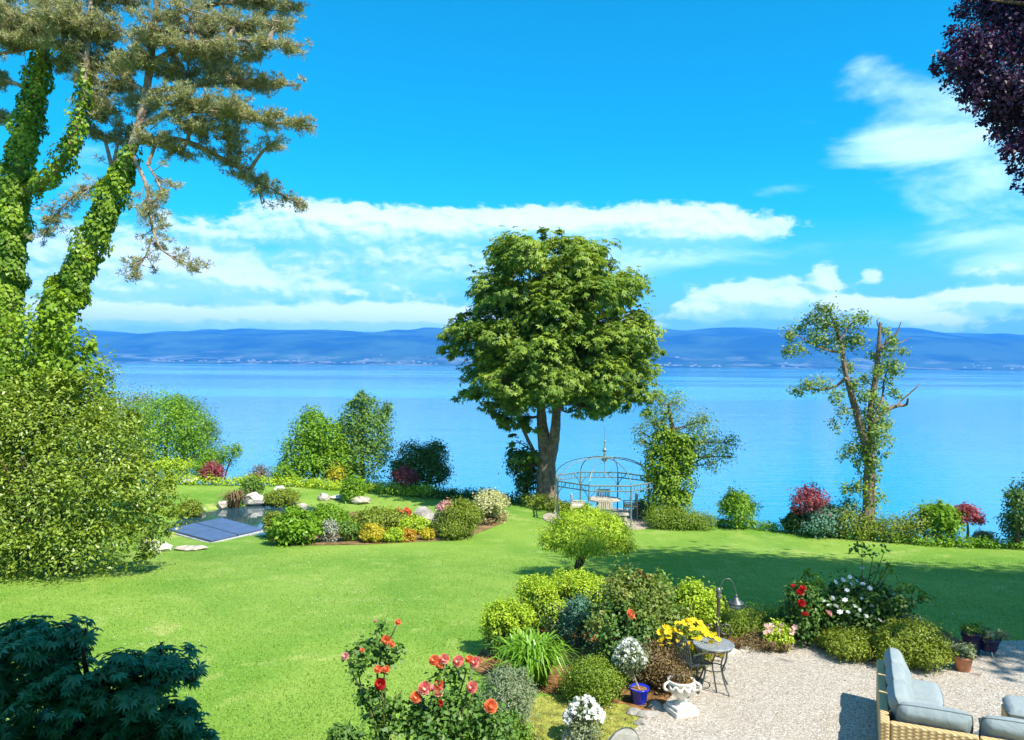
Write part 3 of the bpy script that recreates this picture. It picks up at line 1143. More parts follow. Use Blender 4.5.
for k in range(7):
    a = k * 0.9 + 0.3
    mb.tube(spline([base + np.array([math.cos(a) * .30, math.sin(a) * .30, 0.55]), base + np.array([math.cos(a) * .52, math.sin(a) * .52, 0.12]), base + np.array([math.cos(a) * .9, math.sin(a) * .9, -0.12])], 6), [0.14, 0.10, 0.03], 6)
limbs_to(mb, lob[::2], np.vstack([tk, tk2]), rng, 0.075, 1, 0.3)
mb.build('trunk', M['bark_grey'], chest)
Q, T = ivy_on([(tk[:8], [0.5, 0.35], 1.0)], 250, 0.10, rng, 0.1)
Q = Q[Q[:, 0, 2] < base[2] + 0.7]
# ivy-clad stem at its left
b2 = ground(527, 497)
ivs = thing('ivy_plant', 'dark ivy-smothered stem growing just left of the chestnut trunk', 'ivy', b2)
pth = spline([b2, at(525, 470, b2[1]), at(520, 450, b2[1])], 8)
mbi = MB().tube(pth, [0.12, 0.05], 7)
mbi.build('stem', M['bark_dark'], ivs)
lob2 = [pxlobe(525, 482, 9, b2[1], 0, 1.6), pxlobe(521, 462, 12, b2[1], 0, 1.2), pxlobe(532, 478, 7, b2[1], 0, 1.6), pxlobe(514, 455, 7, b2[1])]
leaves('foliage', lob2, 2600, 0.13, 0.10, M['dark'], ivs, 22, down=0.6)

# --- two ivy-clad pines at the left
def pine(name, label, base, trunk, radii, branches, pads, ivyspan, seed, Y, tuft=9500, sparse=None, ivy_n=13000):
    rng = np.random.default_rng(seed)
    root = thing(name, label, 'tree', base, 'ivy-clad pines')
    tp = spline([base + np.array([0, 0, -0.3])] + [at(u, v, Y + dy) for u, v, dy in trunk], 46)
    mb = MB()
    mb.tube(tp, radii, 14, 0.15, seed)
    paths = []
    for br in branches:
        p = spline([at(u, v, Y + dy) for u, v, dy in br[0]], 18)
        mb.tube(p, br[1], 8, 0.12, seed)
        paths.append((p, br))
    P, A = [], []
    lob = [pxlobe(u, v, rx, Y, dy, ry / rx, 1.0) for (u, v, rx, ry, dy) in pads]
    # every pad: limbs with twigs, shoots along the twigs
    tot = sum(r[2] * r[3] for r in pads)
    for (pd, lo) in zip(pads, lob):
        c = np.array(lo[:3])
        rr = np.array(lo[3:6])
        allp = np.vstack([tp[18:]] + [q[0] for q in paths])
        d = np.linalg.norm(allp - c, axis=1) + np.maximum(0, allp[:, 2] - c[2] + 0.3) * 1.2
        a = allp[int(np.argmin(d))]
        mid = (a + c) / 2 + np.array([0, 0, 0.10 * np.linalg.norm(c - a)])
        mb.tube(spline([a, mid, c], 8), [0.07, 0.03], 6)
        nt = int(tuft * pd[2] * pd[3] / tot)
        ntw = max(6, int(nt / 26))
        for q in range(ntw):
            dd = unit(rng.normal(size=3)) * rng.uniform(0.55, 1.08)
            e = c + dd * rr
            s = a * 0.25 + c * 0.75 + rng.normal(size=3) * rr * 0.25
            tw = spline([s, (s + e) / 2 + np.array([0, 0, -0.12 * rr[2]]), e + np.array([0, 0, 0.10 * rr[2]])], 6)
            mb.tube(tw, [0.022, 0.006], 4, cap=False)
            m = max(4, int(nt / ntw))
            tt = rng.random(m) ** 0.6 * 4.99
            ii = tt.astype(int)
            ff = (tt - ii)[:, None]
            pp = tw[ii] * (1 - ff) + tw[ii + 1] * ff + rng.normal(size=(m, 3)) * np.array([0.09, 0.09, 0.05])
            P.append(pp)
            A.append(unit(tw[ii + 1] - tw[ii]) * 0.6 + np.array([0, 0, 0.75]) + rng.normal(size=(m, 3)) * 0.35)
    for p, br in paths:
        if br[2]:
            for q in range(max(3, int(br[2] / 3.2))):
                t_ = rng.uniform(br[3], 1) ** .9 * (len(p) - 1.01)
                i_ = int(t_)
                far_ = 1 - .6 * t_ / len(p)
                e_ = p[i_] + unit(p[i_ + 1] - p[i_]) * rng.uniform(.1, .35) + rng.normal(size=3) * np.array([.30, .30, .20]) * far_
                mb.tube(spline([p[i_], (p[i_] + e_) / 2 + np.array([0, 0, -.05]), e_], 4), [0.016, 0.007], 4, cap=False)
                m = int(rng.integers(5, 10))
                P.append(e_ + rng.normal(size=(m, 3)) * np.array([.07, .07, .05]))
                A.append(unit(e_ - p[i_]) * .5 + np.array([0, 0, .7]) + rng.normal(size=(m, 3)) * .4)
    P = np.concatenate(P)
    A = np.concatenate(A)
    k = 9
    Qn = needles(P, A, 0.15, 0.019, k, rng)
    tn = np.repeat(np.clip(rng.normal(0.5, 0.28, len(P)), 0, 1), k)
    mb.build('trunk', M['pinebark'], root)
    quads('crown', Qn, M['pine'], root, tn)
    ip = [(tp[i0:i1], rr, sh) for i0, i1, rr, sh in ivyspan]
    for p, br in paths:
        if len(br) > 4 and br[4]:
            ip.append((p[:br[5]], br[1], br[4]))
    Q, T = ivy_on(ip, ivy_n, 0.125, rng, 0.20)
    quads('ivy', Q, M['ivy'], root, T)
    return root


M['pinebark'] = plain('pine_bark', (0.32, 0.235, 0.17), 0.9, 0, 0.45, 6.0, 1.0, 16, 0.15)
YP = 23.0
gA = ground(6, 560); gA = at(6, 560, YP + 1.5); gA[2] = float(H(gA[0], gA[1]))
gB = at(28, 560, YP); gB[2] = float(H(gB[0], gB[1]))
pine('pine_tree', 'tall pine with upright ivy-covered trunk at the left edge', gA,
     [(4, 330, 1.5), (7, 260, 1.5), (14, 190, 1.4), (26, 130, 1.2), (38, 75, 1.0), (46, 20, .8), (52, -50, .6), (56, -140, .3)], [0.37, 0.32, 0.27, 0.22, 0.17, 0.14, 0.11, 0.07],
     [([(26, 193, 1.4), (48, 178, .8), (66, 155, .4), (78, 125, .2), (84, 85, 0), (88, 40, 0), (92, -30, 0)], [0.14, 0.12, 0.10, 0.08, 0.05], 0, .3, .12, 14),
      ([(38, 45, 1.0), (18, 50, .5), (-10, 56, 0)], [0.10, 0.07, 0.04], 60, .3),
      ([(44, 45, .8), (60, 30, .3), (90, 20, 0)], [0.10, 0.06, 0.03], 60, .3)],
     [(20, 40, 30, 10, .2), (60, 44, 22, 10, -.3), (20, 22, 40, 16, .6), (62, 18, 40, 18, -.5), (98, 30, 34, 18, .2), (30, -12, 50, 14, .9), (100, -8, 50, 16, .6), (-10, 12, 34, 16, 1.0), (88, 70, 20, 24, .4), (100, 105, 22, 22, .6), (66, 60, 14, 14, 1.0), (-6, 80, 14, 10, 1.5), (-4, 118, 12, 10, 1.8)],
     [(4, 20, [0.37, 0.32, 0.27], .60), (13, 33, [0.31, 0.14], .42)], 31, YP, 9000)
pine('pine_tree', 'leaning pine with ivy up its slanting trunk and branches reaching right', gB,
     [(52, 335, .3), (72, 285, .1), (92, 240, 0), (112, 195, 0), (130, 155, 0), (141, 118, 0), (148, 80, 0), (154, 30, 0), (160, -30, 0), (164, -110, 0)], [0.33, 0.28, 0.23, 0.18, 0.14, 0.12, 0.10, 0.08, 0.05],
     [([(141, 125, 0), (175, 112, -.3), (220, 112, -.5), (270, 122, -.4), (318, 126, -.3)], [0.10, 0.08, 0.05, 0.02], 170, .3),
      ([(136, 142, 0), (180, 140, .5), (225, 160, .8), (262, 183, .9), (304, 207, 1.0)], [0.10, 0.08, 0.05, 0.02], 260, .30),
      ([(131, 152, 0), (146, 185, -.5), (150, 215, -.7), (162, 250, -.8), (196, 266, -.8)], [0.06, 0.05, 0.03, 0.012], 150, .25),
      ([(152, 236, -.7), (146, 255, -.8), (132, 276, -.9)], [0.03, 0.02, 0.01], 50, .2),
      ([(148, 165, -.5), (160, 190, -.6), (150, 215, -.7)], [0.03, 0.02, 0.01], 70, .1),
      ([(126, 168, 0), (108, 182, .4), (80, 192, .6), (58, 212, .7), (42, 240, .8)], [0.06, 0.05, 0.03, 0.012], 170, .25),
      ([(130, 156, 0), (112, 165, .6), (112, 185, .8)], [0.04, 0.03, 0.02], 10, .3),
      ([(152, 62, 0), (190, 45, -.5), (240, 40, -.7), (302, 46, -.8)], [0.10, 0.07, 0.04, 0.02], 120, .3),
      ([(146, 92, 0), (200, 85, .5), (250, 80, .7), (290, 84, .8)], [0.09, 0.07, 0.04, 0.02], 120, .3),
      ([(156, 20, 0), (210, 5, .4), (260, 2, .6), (300, 12, .7)], [0.09, 0.07, 0.04, 0.02], 100, .3),
      ([(230, 160, .8), (250, 172, .8), (262, 200, .9)], [0.03, 0.02, 0.01], 50, .2)],
     [(150, 30, 34, 16, -.8), (190, 18, 44, 18, -.3), (240, 26, 36, 13, .2), (278, 22, 24, 9, -.4), (200, 48, 44, 14, -.6), (252, 50, 32, 9, -.6), (286, 48, 20, 6, -.8), (140, 60, 30, 16, -.4), (180, 72, 40, 13, .5), (228, 80, 36, 11, .2),
      (270, 86, 24, 8, .6), (178, 100, 40, 14, -.6), (226, 106, 40, 12, -.5), (262, 116, 26, 8, -.4), (298, 124, 20, 5, -.3), (190, 124, 40, 12, -.3), (226, 130, 26, 8, .2), (160, 138, 26, 12, -.4), (142, 104, 22, 14, .5), (118, 86, 20, 18, .8), (122, 130, 16, 16, .9), (182, 152, 22, 8, .5), (240, 148, 22, 6, .6), (275, 142, 20, 6, .3),
      (270, 2, 34, 12, .6), (200, -14, 70, 14, .4), (280, -30, 60, 18, .6), (212, 62, 44, 12, 1.2), (110, 60, 26, 18, 1.0), (100, 130, 14, 12, 1.0)],
     [(3, 13, [0.32, 0.28, 0.24], .58), (8, 25, [0.27, 0.14], .55)], 32, YP, 12500, ivy_n=8500)

# --- ivy thicket at the feet of the pines and the big broadleaved bush before it
def at_ground(u, v, Y):
    c = at(u, v, Y)
    c[2] = float(H(c[0], c[1]))
    return c


c = at_ground(30, 480, 22.0)
th = thing('ivy_thicket', 'bright yellow-green ivy thicket swallowing the feet of the pines', 'ivy', c)
lob = [pxlobe(20, 350, 42, 22, 0, 0.8), pxlobe(62, 350, 28, 22, -.3, 1.0), pxlobe(48, 318, 22, 22, .2, 1.0), pxlobe(80, 376, 26, 22, -.2, .9), pxlobe(20, 395, 60, 22, .2, .8), pxlobe(74, 402, 34, 22, .3, .9), pxlobe(-20, 360, 50, 22, .5, 1), pxlobe(66, 308, 14, 22.3, .2, 1.2),
       pxlobe(20, 450, 70, 22.5, .6, 1.0), pxlobe(-40, 430, 70, 22.5, .6, 1.0), pxlobe(40, 520, 60, 22.5, .6, 1.0)]
lob = sublobes(lob, 3, .36, np.random.default_rng(6))
leaves('foliage', lob, 19000, 0.14, 0.115, M['ivy'], th, 41, per=10, clump=0.2, up=0.6, down=0.6)
stems(c, 4.0, 0.8, 8, 0.06, rng).build('stem', M['bark'], th)

c = ground(60, 582)
yb = c[1] + 1.9
c = at_ground(60, 575, yb)
bb = thing('laurel_bush', 'huge rounded olive-green laurel bush on the lawn at left', 'bush', c)
lob = [pxlobe(40, 450, 62, yb, 0, 1.0), pxlobe(100, 455, 46, yb, -.4, .9), pxlobe(70, 412, 40, yb, .4, .8), pxlobe(10, 420, 50, yb, 0, .8), pxlobe(128, 490, 34, yb, -.3, .9), pxlobe(152, 506, 24, yb, -.2, .9), pxlobe(164, 520, 14, yb, -.3, .8), pxlobe(140, 465, 18, yb, 0, .9), pxlobe(90, 505, 55, yb, -.8, .9), pxlobe(30, 510, 60, yb, -1.0, .9), pxlobe(60, 545, 52, yb, -1.2, .6),
       pxlobe(115, 540, 36, yb, -.8, .7), pxlobe(10, 550, 50, yb, -1.0, .6), pxlobe(-40, 470, 70, yb, 0, 1.1), pxlobe(-40, 540, 60, yb, -.6, .8), pxlobe(145, 540, 20, yb, -.3, .8), pxlobe(60, 470, 75, yb, 1.2, 1.1), pxlobe(160, 484, 14, yb, 0, .8), pxlobe(108, 425, 26, yb, .2, .9)]
lob = sublobes(lob, 4, .36, np.random.default_rng(5))
leaves('foliage', lob, 60000, 0.105, 0.052, M['laurel'], bb, 42, per=18, clump=0.17, up=0.6, shell=0.6, zmin=H, rough=0.25)
stems(c, 3.6, 2.0, 16, 0.05, rng, 0.5).build('stem', M['bark'], bb)

M['fresh2'] = leafmat('walnut_leaf', (0.11, 0.21, 0.045), (0.34, 0.46, 0.11), 0.35)
M['bark_grey2'] = plain('bark_brown_grey', (0.20, 0.15, 0.11), 0.9, 0, 0.45, 7.0, 0.9, 18, 0.15)
# --- half-bare ivy tree at the right shore
bt = ground(868, 524)
YB = bt[1]
bare = thing('bare_tree', 'thin half-bare tree forking in two at the right of the shore', 'tree', bt)
mb = MB()
t1 = spline([bt + np.array([0, 0, -.2]), at(869, 490, YB), at(869, 455, YB), at(862, 432, YB), at(853, 400, YB), at(846, 375, YB), at(842, 350, YB), at(836, 328, YB), at(826, 305, YB)], 32)
t2 = spline([at(869, 458, YB), at(871, 432, YB), at(871, 405, YB), at(876, 375, YB), at(878, 352, YB), at(880, 322, YB)], 20)
mb.tube(t1, [0.24, 0.20, 0.17, 0.13, 0.10, 0.08, 0.06, 0.03], 10, 0.18, 1)
mb.tube(t2, [0.16, 0.12, 0.10, 0.08, 0.04], 9, 0.18, 2)
for pth_, rr in [([(872, 425), (884, 412), (896, 406), (906, 405), (908, 398)], [.08, .06, .03]), ([(896, 406), (904, 398), (916, 388), (920, 383)], [.04, .015]), ([(877, 355), (886, 342), (896, 334), (901, 322)], [.06, .04, .015]),
               ([(886, 342), (896, 344), (910, 338)], [.04, .01]), ([(846, 378), (836, 386), (822, 390), (806, 388), (796, 392)], [.06, .04, .02]), ([(842, 352), (826, 350), (806, 340), (786, 330)], [.05, .03, .012]),
               ([(840, 340), (850, 325), (864, 316)], [.04, .015]), ([(838, 332), (826, 322), (812, 316)], [.03, .01]), ([(858, 415), (850, 408), (838, 415)], [.04, .012]), ([(864, 440), (852, 448), (845, 455)], [.03, .01]),
               ([(872, 420), (882, 400), (884, 380), (890, 365)], [.06, .02]), ([(862, 400), (858, 395), (868, 385)], [.03, .01]), ([(880, 330), (877, 322), (879, 318)], [.03, .02])]:
    mb.tube(spline([at(u, v, YB + 0.15 * math.sin(i * 2 + u)) for i, (u, v) in enumerate(pth_)], 10), rr, 6, 0.12)
BL = [(826, 312, 11), (812, 320, 9), (800, 328, 9), (790, 336, 7), (838, 325, 11), (852, 322, 11), (864, 318, 8), (815, 338, 11), (800, 350, 8), (830, 345, 12), (845, 340, 10), (858, 340, 9), (790, 352, 6), (808, 386, 9), (796, 392, 6), (822, 384, 9), (836, 398, 8), (842, 412, 8), (835, 425, 6), (852, 385, 8),
      (888, 350, 8), (892, 366, 9), (886, 385, 9), (878, 370, 7), (892, 340, 6), (885, 332, 6), (880, 402, 8), (866, 418, 14), (878, 432, 12), (884, 425, 8), (866, 436, 10), (888, 442, 7), (850, 450, 9), (858, 462, 7), (842, 456, 5), (886, 455, 5), (862, 396, 7), (866, 380, 7), (896, 395, 6), (872, 478, 7), (858, 488, 7), (846, 490, 8), (850, 505, 8), (876, 500, 7), (874, 358, 6), (872, 395, 8), (858, 425, 7), (848, 368, 7), (838, 352, 7), (824, 325, 9), (818, 308, 6), (872, 448, 9), (896, 372, 7), (902, 352, 5), (876, 465, 7), (880, 412, 8)]
lob = [pxlobe(u, v, r, YB, rng.uniform(-.4, .4), 0.8) for u, v, r in BL]
rng = np.random.default_rng(7)
mb.build('trunk', M['bark_grey2'], bare)
leaves('crown', lob, 8200, 0.13, 0.06, M['fresh2'], bare, 43, per=10, clump=0.38, shell=0.2, rough=.3)
Q, T = ivy_on([(t1[:12], [0.3, 0.22], 0.8), (t2[:6], [0.2, 0.15], 0.2)], 800, 0.10, rng, 0.12)
quads('ivy', Q, M['ivy'], bare, T)

# --- ivy-covered small tree right of the gazebo
bi = at_ground(672, 508, 30.6)
YI = bi[1]
it = thing('ivy_tree', 'small tree wrapped in bright ivy immediately right of the gazebo', 'tree', bi)
mb = MB()
tki = spline([bi, at(670, 470, YI), at(674, 440, YI), at(668, 405, YI)], 14)
mb.tube(tki, [0.22, 0.16, 0.05], 8, 0.1)
lobI = [pxlobe(666, 498, 16, YI, 0, 1.0), pxlobe(672, 480, 17, YI, 0, 1.0), pxlobe(662, 462, 15, YI, 0, 1.1), pxlobe(674, 446, 14, YI, 0, 1.1), pxlobe(684, 462, 13, YI, 0, .9), pxlobe(662, 436, 10, YI, 0, 1.2), pxlobe(688, 444, 9, YI, -.2, .9), pxlobe(680, 498, 12, YI, 0, .8), pxlobe(652, 476, 8, YI)]
lobT = [pxlobe(664, 414, 14, YI, 0), pxlobe(652, 424, 11, YI), pxlobe(706, 436, 13, YI), pxlobe(720, 448, 12, YI), pxlobe(710, 462, 11, YI), pxlobe(692, 425, 11, YI), pxlobe(644, 442, 10, YI), pxlobe(676, 402, 10, YI), pxlobe(730, 442, 8, YI), pxlobe(640, 432, 7, YI), pxlobe(704, 420, 8, YI), pxlobe(698, 450, 12, YI), pxlobe(660, 400, 8, YI), pxlobe(728, 456, 7, YI), pxlobe(650, 455, 7, YI)]
limbs_to(mb, lobT, tki, rng, 0.05, 1, 0.4)
mb.build('trunk', M['bark'], it)
leaves('ivy', lobI, 13000, 0.095, 0.08, M['ivy'], it, 44, per=14, clump=.17, down=0.6, up=.6, rough=.35, shell=.55)
leaves('crown', lobT, 4600, 0.10, 0.045, M['fresh2'], it, 45, per=6, clump=0.4, shell=0.2, rough=.3)

# --- copper beech overhanging from the right, mostly outside the picture
bz = np.array([17.8, 10.5, 0.0])
bz[2] = float(H(bz[0], bz[1]))
beech = thing('copper_beech', 'dark purple copper beech boughs hanging in at the top right', 'tree', bz)
mb = MB()
tkb = spline([bz + np.array([0, 0, -.3]), bz + np.array([.1, 0, 4]), bz + np.array([.2, .2, 9]), bz + np.array([-.6, .3, 15.5])], 24)
mb.tube(tkb, [0.75, 0.5, 0.4, 0.15], 14, 0.1)
rngb = np.random.default_rng(77)
BW = [(13.3, 14.2, 13, 3.0, 3.0, 2.4), (16.4, 12.8, 12.5, 3.4, 3.4, 2.8), (13.6, 10.6, 13.2, 3.0, 3.0, 2.4), (19.8, 11.4, 11.8, 3.6, 3.6, 2.8), (17.2, 8.8, 13.4, 3.0, 3.0, 2.6), (15.6, 11.6, 15.4, 3.2, 3.2, 2.4), (23.0, 10.2, 11.4, 3.8, 3.8, 3), (21, 7.5, 12, 4, 4, 3.2),
      (25.5, 8, 10.5, 3.6, 3.6, 3), (13.0, 12.4, 11.4, 2.3, 2.3, 1.6), (16.8, 10.8, 11.8, 3.4, 3.4, 2.6), (19.5, 9.4, 13.8, 3.4, 3.4, 2.6)]
lobb = BW
YQ = 12.5
BV = [(1000, 20, 40), (1030, 45, 46), (975, 50, 26), (965, 72, 22), (995, 85, 30), (1020, 110, 30), (1005, 118, 16), (1030, 150, 22), (1022, 172, 9), (1018, -20, 46), (952, 70, 9), (1060, 90, 50), (1070, 160, 36), (1050, -60, 60), (985, 5, 22), (1012, 140, 16), (990, 112, 14), (972, 92, 10), (946, 58, 8), (1022, 190, 7), (1000, 100, 20), (962, 40, 16), (1035, 130, 24)]
BV = [(u + 4, v, r * .84) for u, v, r in BV] + [(940, 58, 5), (938, 72, 5), (948, 82, 5), (954, 44, 6), (962, 96, 5), (974, 108, 6), (985, 122, 5), (992, 136, 6), (1003, 152, 6), (1011, 168, 5), (1018, 186, 5), (934, 66, 4), (950, 30, 5), (958, 14, 6), (970, 4, 8), (980, 100, 8), (1000, 132, 8), (1014, 152, 8), (968, 82, 9), (955, 62, 9)]
lobv = [pxlobe(u, v, r, YQ, rngb.uniform(-.6, .6), .9) for u, v, r in BV]
limbs_to(mb, lobb, tkb, rngb, 0.16, 1, 0.2, sag=-0.08)
for pth_ in [[(1440, 40, 1), (1250, 60, .6), (1100, 70, 0), (1030, 60, 0), (985, 60, 0), (950, 75, 0)], [(1100, 70, 0), (1040, 82, .2), (1000, 88, .2)], [(1100, 70, 0), (1050, 120, .2), (1020, 165, .3)], [(1100, 60, 0), (1040, 10, -.2), (990, 0, -.3)]]:
    mb.tube(spline([at(u, v, YQ + dy) for u, v, dy in pth_], 14), [0.07, 0.04, 0.012], 7)
mb.build('trunk', M['bark'], beech)
leaves('crown', lobv, 30000, 0.07, 0.042, M['beech'], beech, 46, per=9, clump=0.27, shell=0.15, down=0.25, up=.25, rough=.25)
o = leaves('crown', lobb, 95000, 0.27, 0.20, M['beech'], beech, 47, per=10, clump=0.24, shell=0.2)

# ================================================================ SHORE PLANTING, left to right
G1 = 'trees at the far left shore'
def small_tree(name, label, u, v, lobes_px, mat, n, L, W, Y=None, group=None, cat='tree', tk=None, tr=0.12, **kw):
    SEED[0] += 1
    r_ = np.random.default_rng(SEED[0])
    c = ground(u, v) if Y is None else at_ground(u, v, Y)
    Y = c[1]
    root = thing(name, label, cat, c, group)
    lob = [pxlobe(a, b, r, Y, r_.uniform(-.5, .5), *(s or (1.0,))) for a, b, r, *s in [(x + (None,))[:4] if len(x) == 3 else x for x in lobes_px] for s in [s[0] if s and s[0] else ()]]
    mb = MB()
    top = max(lob, key=lambda q: q[2])
    tp = spline([c + np.array([0, 0, -.1])] + ([at(a, b, Y) for a, b in tk] if tk else [(c + np.array(top[:3])) / 2 + r_.normal(size=3) * .1]) + [np.array(top[:3])], 12)
    mb.tube(tp, [tr, tr * .7, tr * .25], 8, .12)
    limbs_to(mb, lob, tp, r_, tr * .35, 1, .3)
    mb.build('trunk', kw.pop('bark', M['bark']), root)
    kw.setdefault('zmin', H)
    kw.setdefault('per', 8)
    leaves('crown', lob, n, L, W, mat, root, SEED[0], **kw)
    return root


small_tree('alder_tree', 'dull grey-green loose tree behind the laurel bush', 128, 482, [(130, 415, 22), (112, 425, 22), (145, 405, 14), (120, 448, 30), (100, 440, 20), (150, 430, 18)], M['grey'], 8000, 0.13, 0.06, Y=43, group=G1)
small_tree('willow_tree', 'grey-leaved willow showing behind the rounded green tree', 190, 480, [(192, 425, 22), (200, 445, 20), (178, 408, 12), (185, 412, 13), (205, 462, 14), (208, 430, 10)], M['mid'], 8000, 0.14, 0.05, Y=43, group=G1)
small_tree('round_tree', 'bright green densely rounded tree at the far left shore', 168, 482, [(160, 425, 30), (185, 432, 22), (140, 440, 22), (165, 455, 34), (195, 455, 18), (135, 462, 18), (170, 412, 16)], M['fresh'], 14000, 0.13, 0.07, Y=41, group=G1)
small_tree('spreading_shrub', 'low loose shrub with arching lime sprays beside small red maple', 222, 485, [(228, 456, 10), (214, 462, 10), (236, 450, 6), (205, 468, 9)], M['fresh'], 2200, 0.12, 0.05, Y=40, cat='shrub', tr=.05)
small_tree('golden_shrub', 'flat-topped golden shrub in front of the rounded tree', 172, 486, [(165, 466, 15, (0.5,)), (185, 466, 12, (0.5,)), (148, 468, 12, (.5,))], M['yellowgreen'], 2500, 0.12, 0.06, Y=39.6, cat='shrub', tr=.05)
tag(rock('boulder', 'white boulder peeping out below the golden shrub', 188, 479, 16, 8, M['stone_white']), None, 'rock')
small_tree('red_maple', 'small round crimson maple left of the pond, farthest left', 212, 486, [(212, 471, 9), (206, 474, 6), (219, 473, 6)], M['maple_red'], 1700, 0.10, 0.06, Y=39.2, group='crimson maples', tr=.05)
small_tree('bright_tree', 'bright green tree at the water, partner of a darker tall tree', 312, 487, [(312, 420, 12), (308, 440, 18), (325, 435, 16), (300, 458, 18), (320, 462, 22), (340, 465, 18), (335, 445, 12), (292, 470, 12)], M['fresh'], 11000, 0.15, 0.085, Y=41, tr=.14)
small_tree('dark_tree', 'tall darker green tree with ragged top, left of the round dark bush', 362, 490, [(362, 402, 9), (372, 412, 14), (355, 420, 14), (368, 435, 20), (350, 445, 16), (378, 450, 15), (362, 462, 22), (345, 470, 14), (376, 425, 14), (388, 410, 7), (352, 405, 6), (334, 462, 18), (345, 430, 12), (352, 476, 16)], M['mid'], 12000, 0.15, 0.075, Y=41.5, tr=.16)
small_tree('laurel_shrub', 'small golden-leaved shrub at the foot of bright tree', 336, 488, [(336, 470, 8), (336, 478, 9)], M['gold'], 900, 0.12, 0.06, Y=39.6, cat='shrub', tr=.04)
small_tree('conifer_bush', 'dark rounded bush with pointed right shoulder behind red maple', 424, 494, [(415, 460, 17), (432, 458, 14), (424, 475, 22), (440, 472, 10), (408, 475, 14), (438, 450, 8), (398, 468, 8)], M['dark'], 9000, 0.13, 0.07, Y=38.4, cat='bush', tr=.10)
small_tree('red_maple', 'small crimson maple in front of the dark rounded bush', 405, 491, [(405, 475, 9, (.8,)), (398, 477, 7, (.8,)), (413, 478, 6, (.8,))], M['maple_red'], 1600, 0.10, 0.06, Y=36.8, group='crimson maples', tr=.06)
small_tree('shore_shrub', 'loose green shrub by the gap where the lake shows, left of bright tree', 282, 489, [(283, 472, 9), (277, 480, 8), (290, 478, 8)], M['fresh'], 1600, 0.12, 0.06, Y=40, cat='shrub', tr=.04)
small_tree('heather_shrub', 'brownish pink low shrub on the shore slope beside the gap', 262, 487, [(262, 475, 9), (254, 478, 7)], M['brown_leaf'], 1200, 0.10, 0.05, Y=40, cat='shrub', tr=.04)

# low clipped hedge along the far lawn edge
def hedge(name, label, pix, h, wd, mat, n, L=0.1, W=0.06, cat='hedge', group=None, mound=0.25, seed=1):
    SEED[0] += 1
    r_ = np.random.default_rng(SEED[0])
    pts = spline([ground(u, v) for u, v in pix], max(6, len(pix) * 6))
    lob = []
    seg = np.linalg.norm(np.diff(pts, axis=0), axis=1).sum()
    m = max(4, int(seg / (wd * 0.7)))
    for q in spline(pts, m):
        z = float(H(q[0], q[1]))
        hh = h * r_.uniform(1 - mound, 1 + mound)
        lob.append((q[0], q[1], z + hh * 0.42, wd * 0.62, wd * 0.55, hh * 0.6))
    c = pts[len(pts) // 2]
    root = thing(name, label, cat, c, group)
    leaves('foliage', lob, n, L, W, mat, root, SEED[0], per=8, clump=0.22, zmin=H)
    return root


hedge('low_hedge', 'long low lime-green hedge edging the far left lawn', [(172, 483), (230, 483), (290, 485), (345, 490), (400, 494), (430, 497)], 0.42, 0.8, M['yellowgreen'], 13000)
hedge('border_planting', 'dark ground cover along the bank left of chestnut', [(430, 497), (480, 499), (530, 504)], 0.3, 0.9, M['dark'], 4000)  # chestnut's shadow on the bank put in as dark foliage
hedge('border_planting', 'thin bright green edging along the right lawn edge', [(690, 524), (735, 527), (790, 532), (850, 538), (905, 543), (960, 547), (1030, 549), (1100, 552)], 0.28, 0.6, M['fresh'], 9000, .09, .05)
hedge('border_planting', 'leafy clumps and stones around the foot of the chestnut', [(532, 507), (560, 512), (580, 516)], 0.45, 0.7, M['olive'], 3500)
hedge('box_hedge', 'low clipped dark green box hedge in front of ivy-wrapped tree', [(659, 528), (680, 529), (701, 529)], 0.62, 0.8, M['box'], 14000, .05, .035)
hedge('shore_hedge', 'rounded olive hedge at the foot of the half-bare tree', [(845, 532), (880, 534), (918, 536)], 0.95, 1.0, M['olive'], 9000, .08, .045)
shrub('shore_bush', 'tall loose light-green bush on the bank right of box hedge', 'bush', 738, 527, 50, 36, M['fresh'], .11, .045, 1.1, jit=.35, size=.34, rough=.3, group='loose bushes along the shore', per=7)
shrub('shore_bush', 'low pale grass-green bush between gazebo and ivy-wrapped tree', 'bush', 642, 517, 26, 18, M['grey'], .1, .05, 1.5, group='loose bushes along the shore', per=7)
shrub('shore_bush', 'bluish green bush around the stem of the larger red maple', 'bush', 825, 533, 56, 28, M['bluegreen'], .1, .06, 2, group='loose bushes along the shore', per=7)
shrub('shore_bush', 'dark green small bush left of larger red maple stem', 'bush', 796, 530, 26, 22, M['dark'], .1, .06, 2, group='loose bushes along the shore', per=7)
shrub('shore_bush', 'upright leafy green bush left of the rightmost red maple', 'bush', 938, 541, 48, 38, M['fresh'], .13, .06, 2, group='loose bushes along the shore', per=7)
shrub('shore_bush', 'sparse reedy bush on the bank near the right edge', 'bush', 985, 545, 24, 14, M['grey'], .1, .04, 1.2, group='loose bushes along the shore', per=7)
small_tree('red_maple', 'larger crimson maple standard left of the half-bare tree', 810, 533, [(810, 500, 15, (.85,)), (800, 505, 10, (.8,)), (820, 506, 10, (.8,)), (811, 493, 9)], M['maple_red'], 2100, 0.11, 0.05, group='crimson maples', tr=.06, bark=M['bark_pale'])
small_tree('red_maple', 'umbrella-shaped crimson maple near the right edge of the shore', 966, 543, [(966, 515, 13, (.6,)), (957, 518, 9, (.6,)), (977, 520, 8, (.6,)), (966, 510, 8, (.7,))], M['maple_red'], 1700, 0.11, 0.05, group='crimson maples', tr=.06, tk=[(968, 530)], bark=M['bark_pale'])
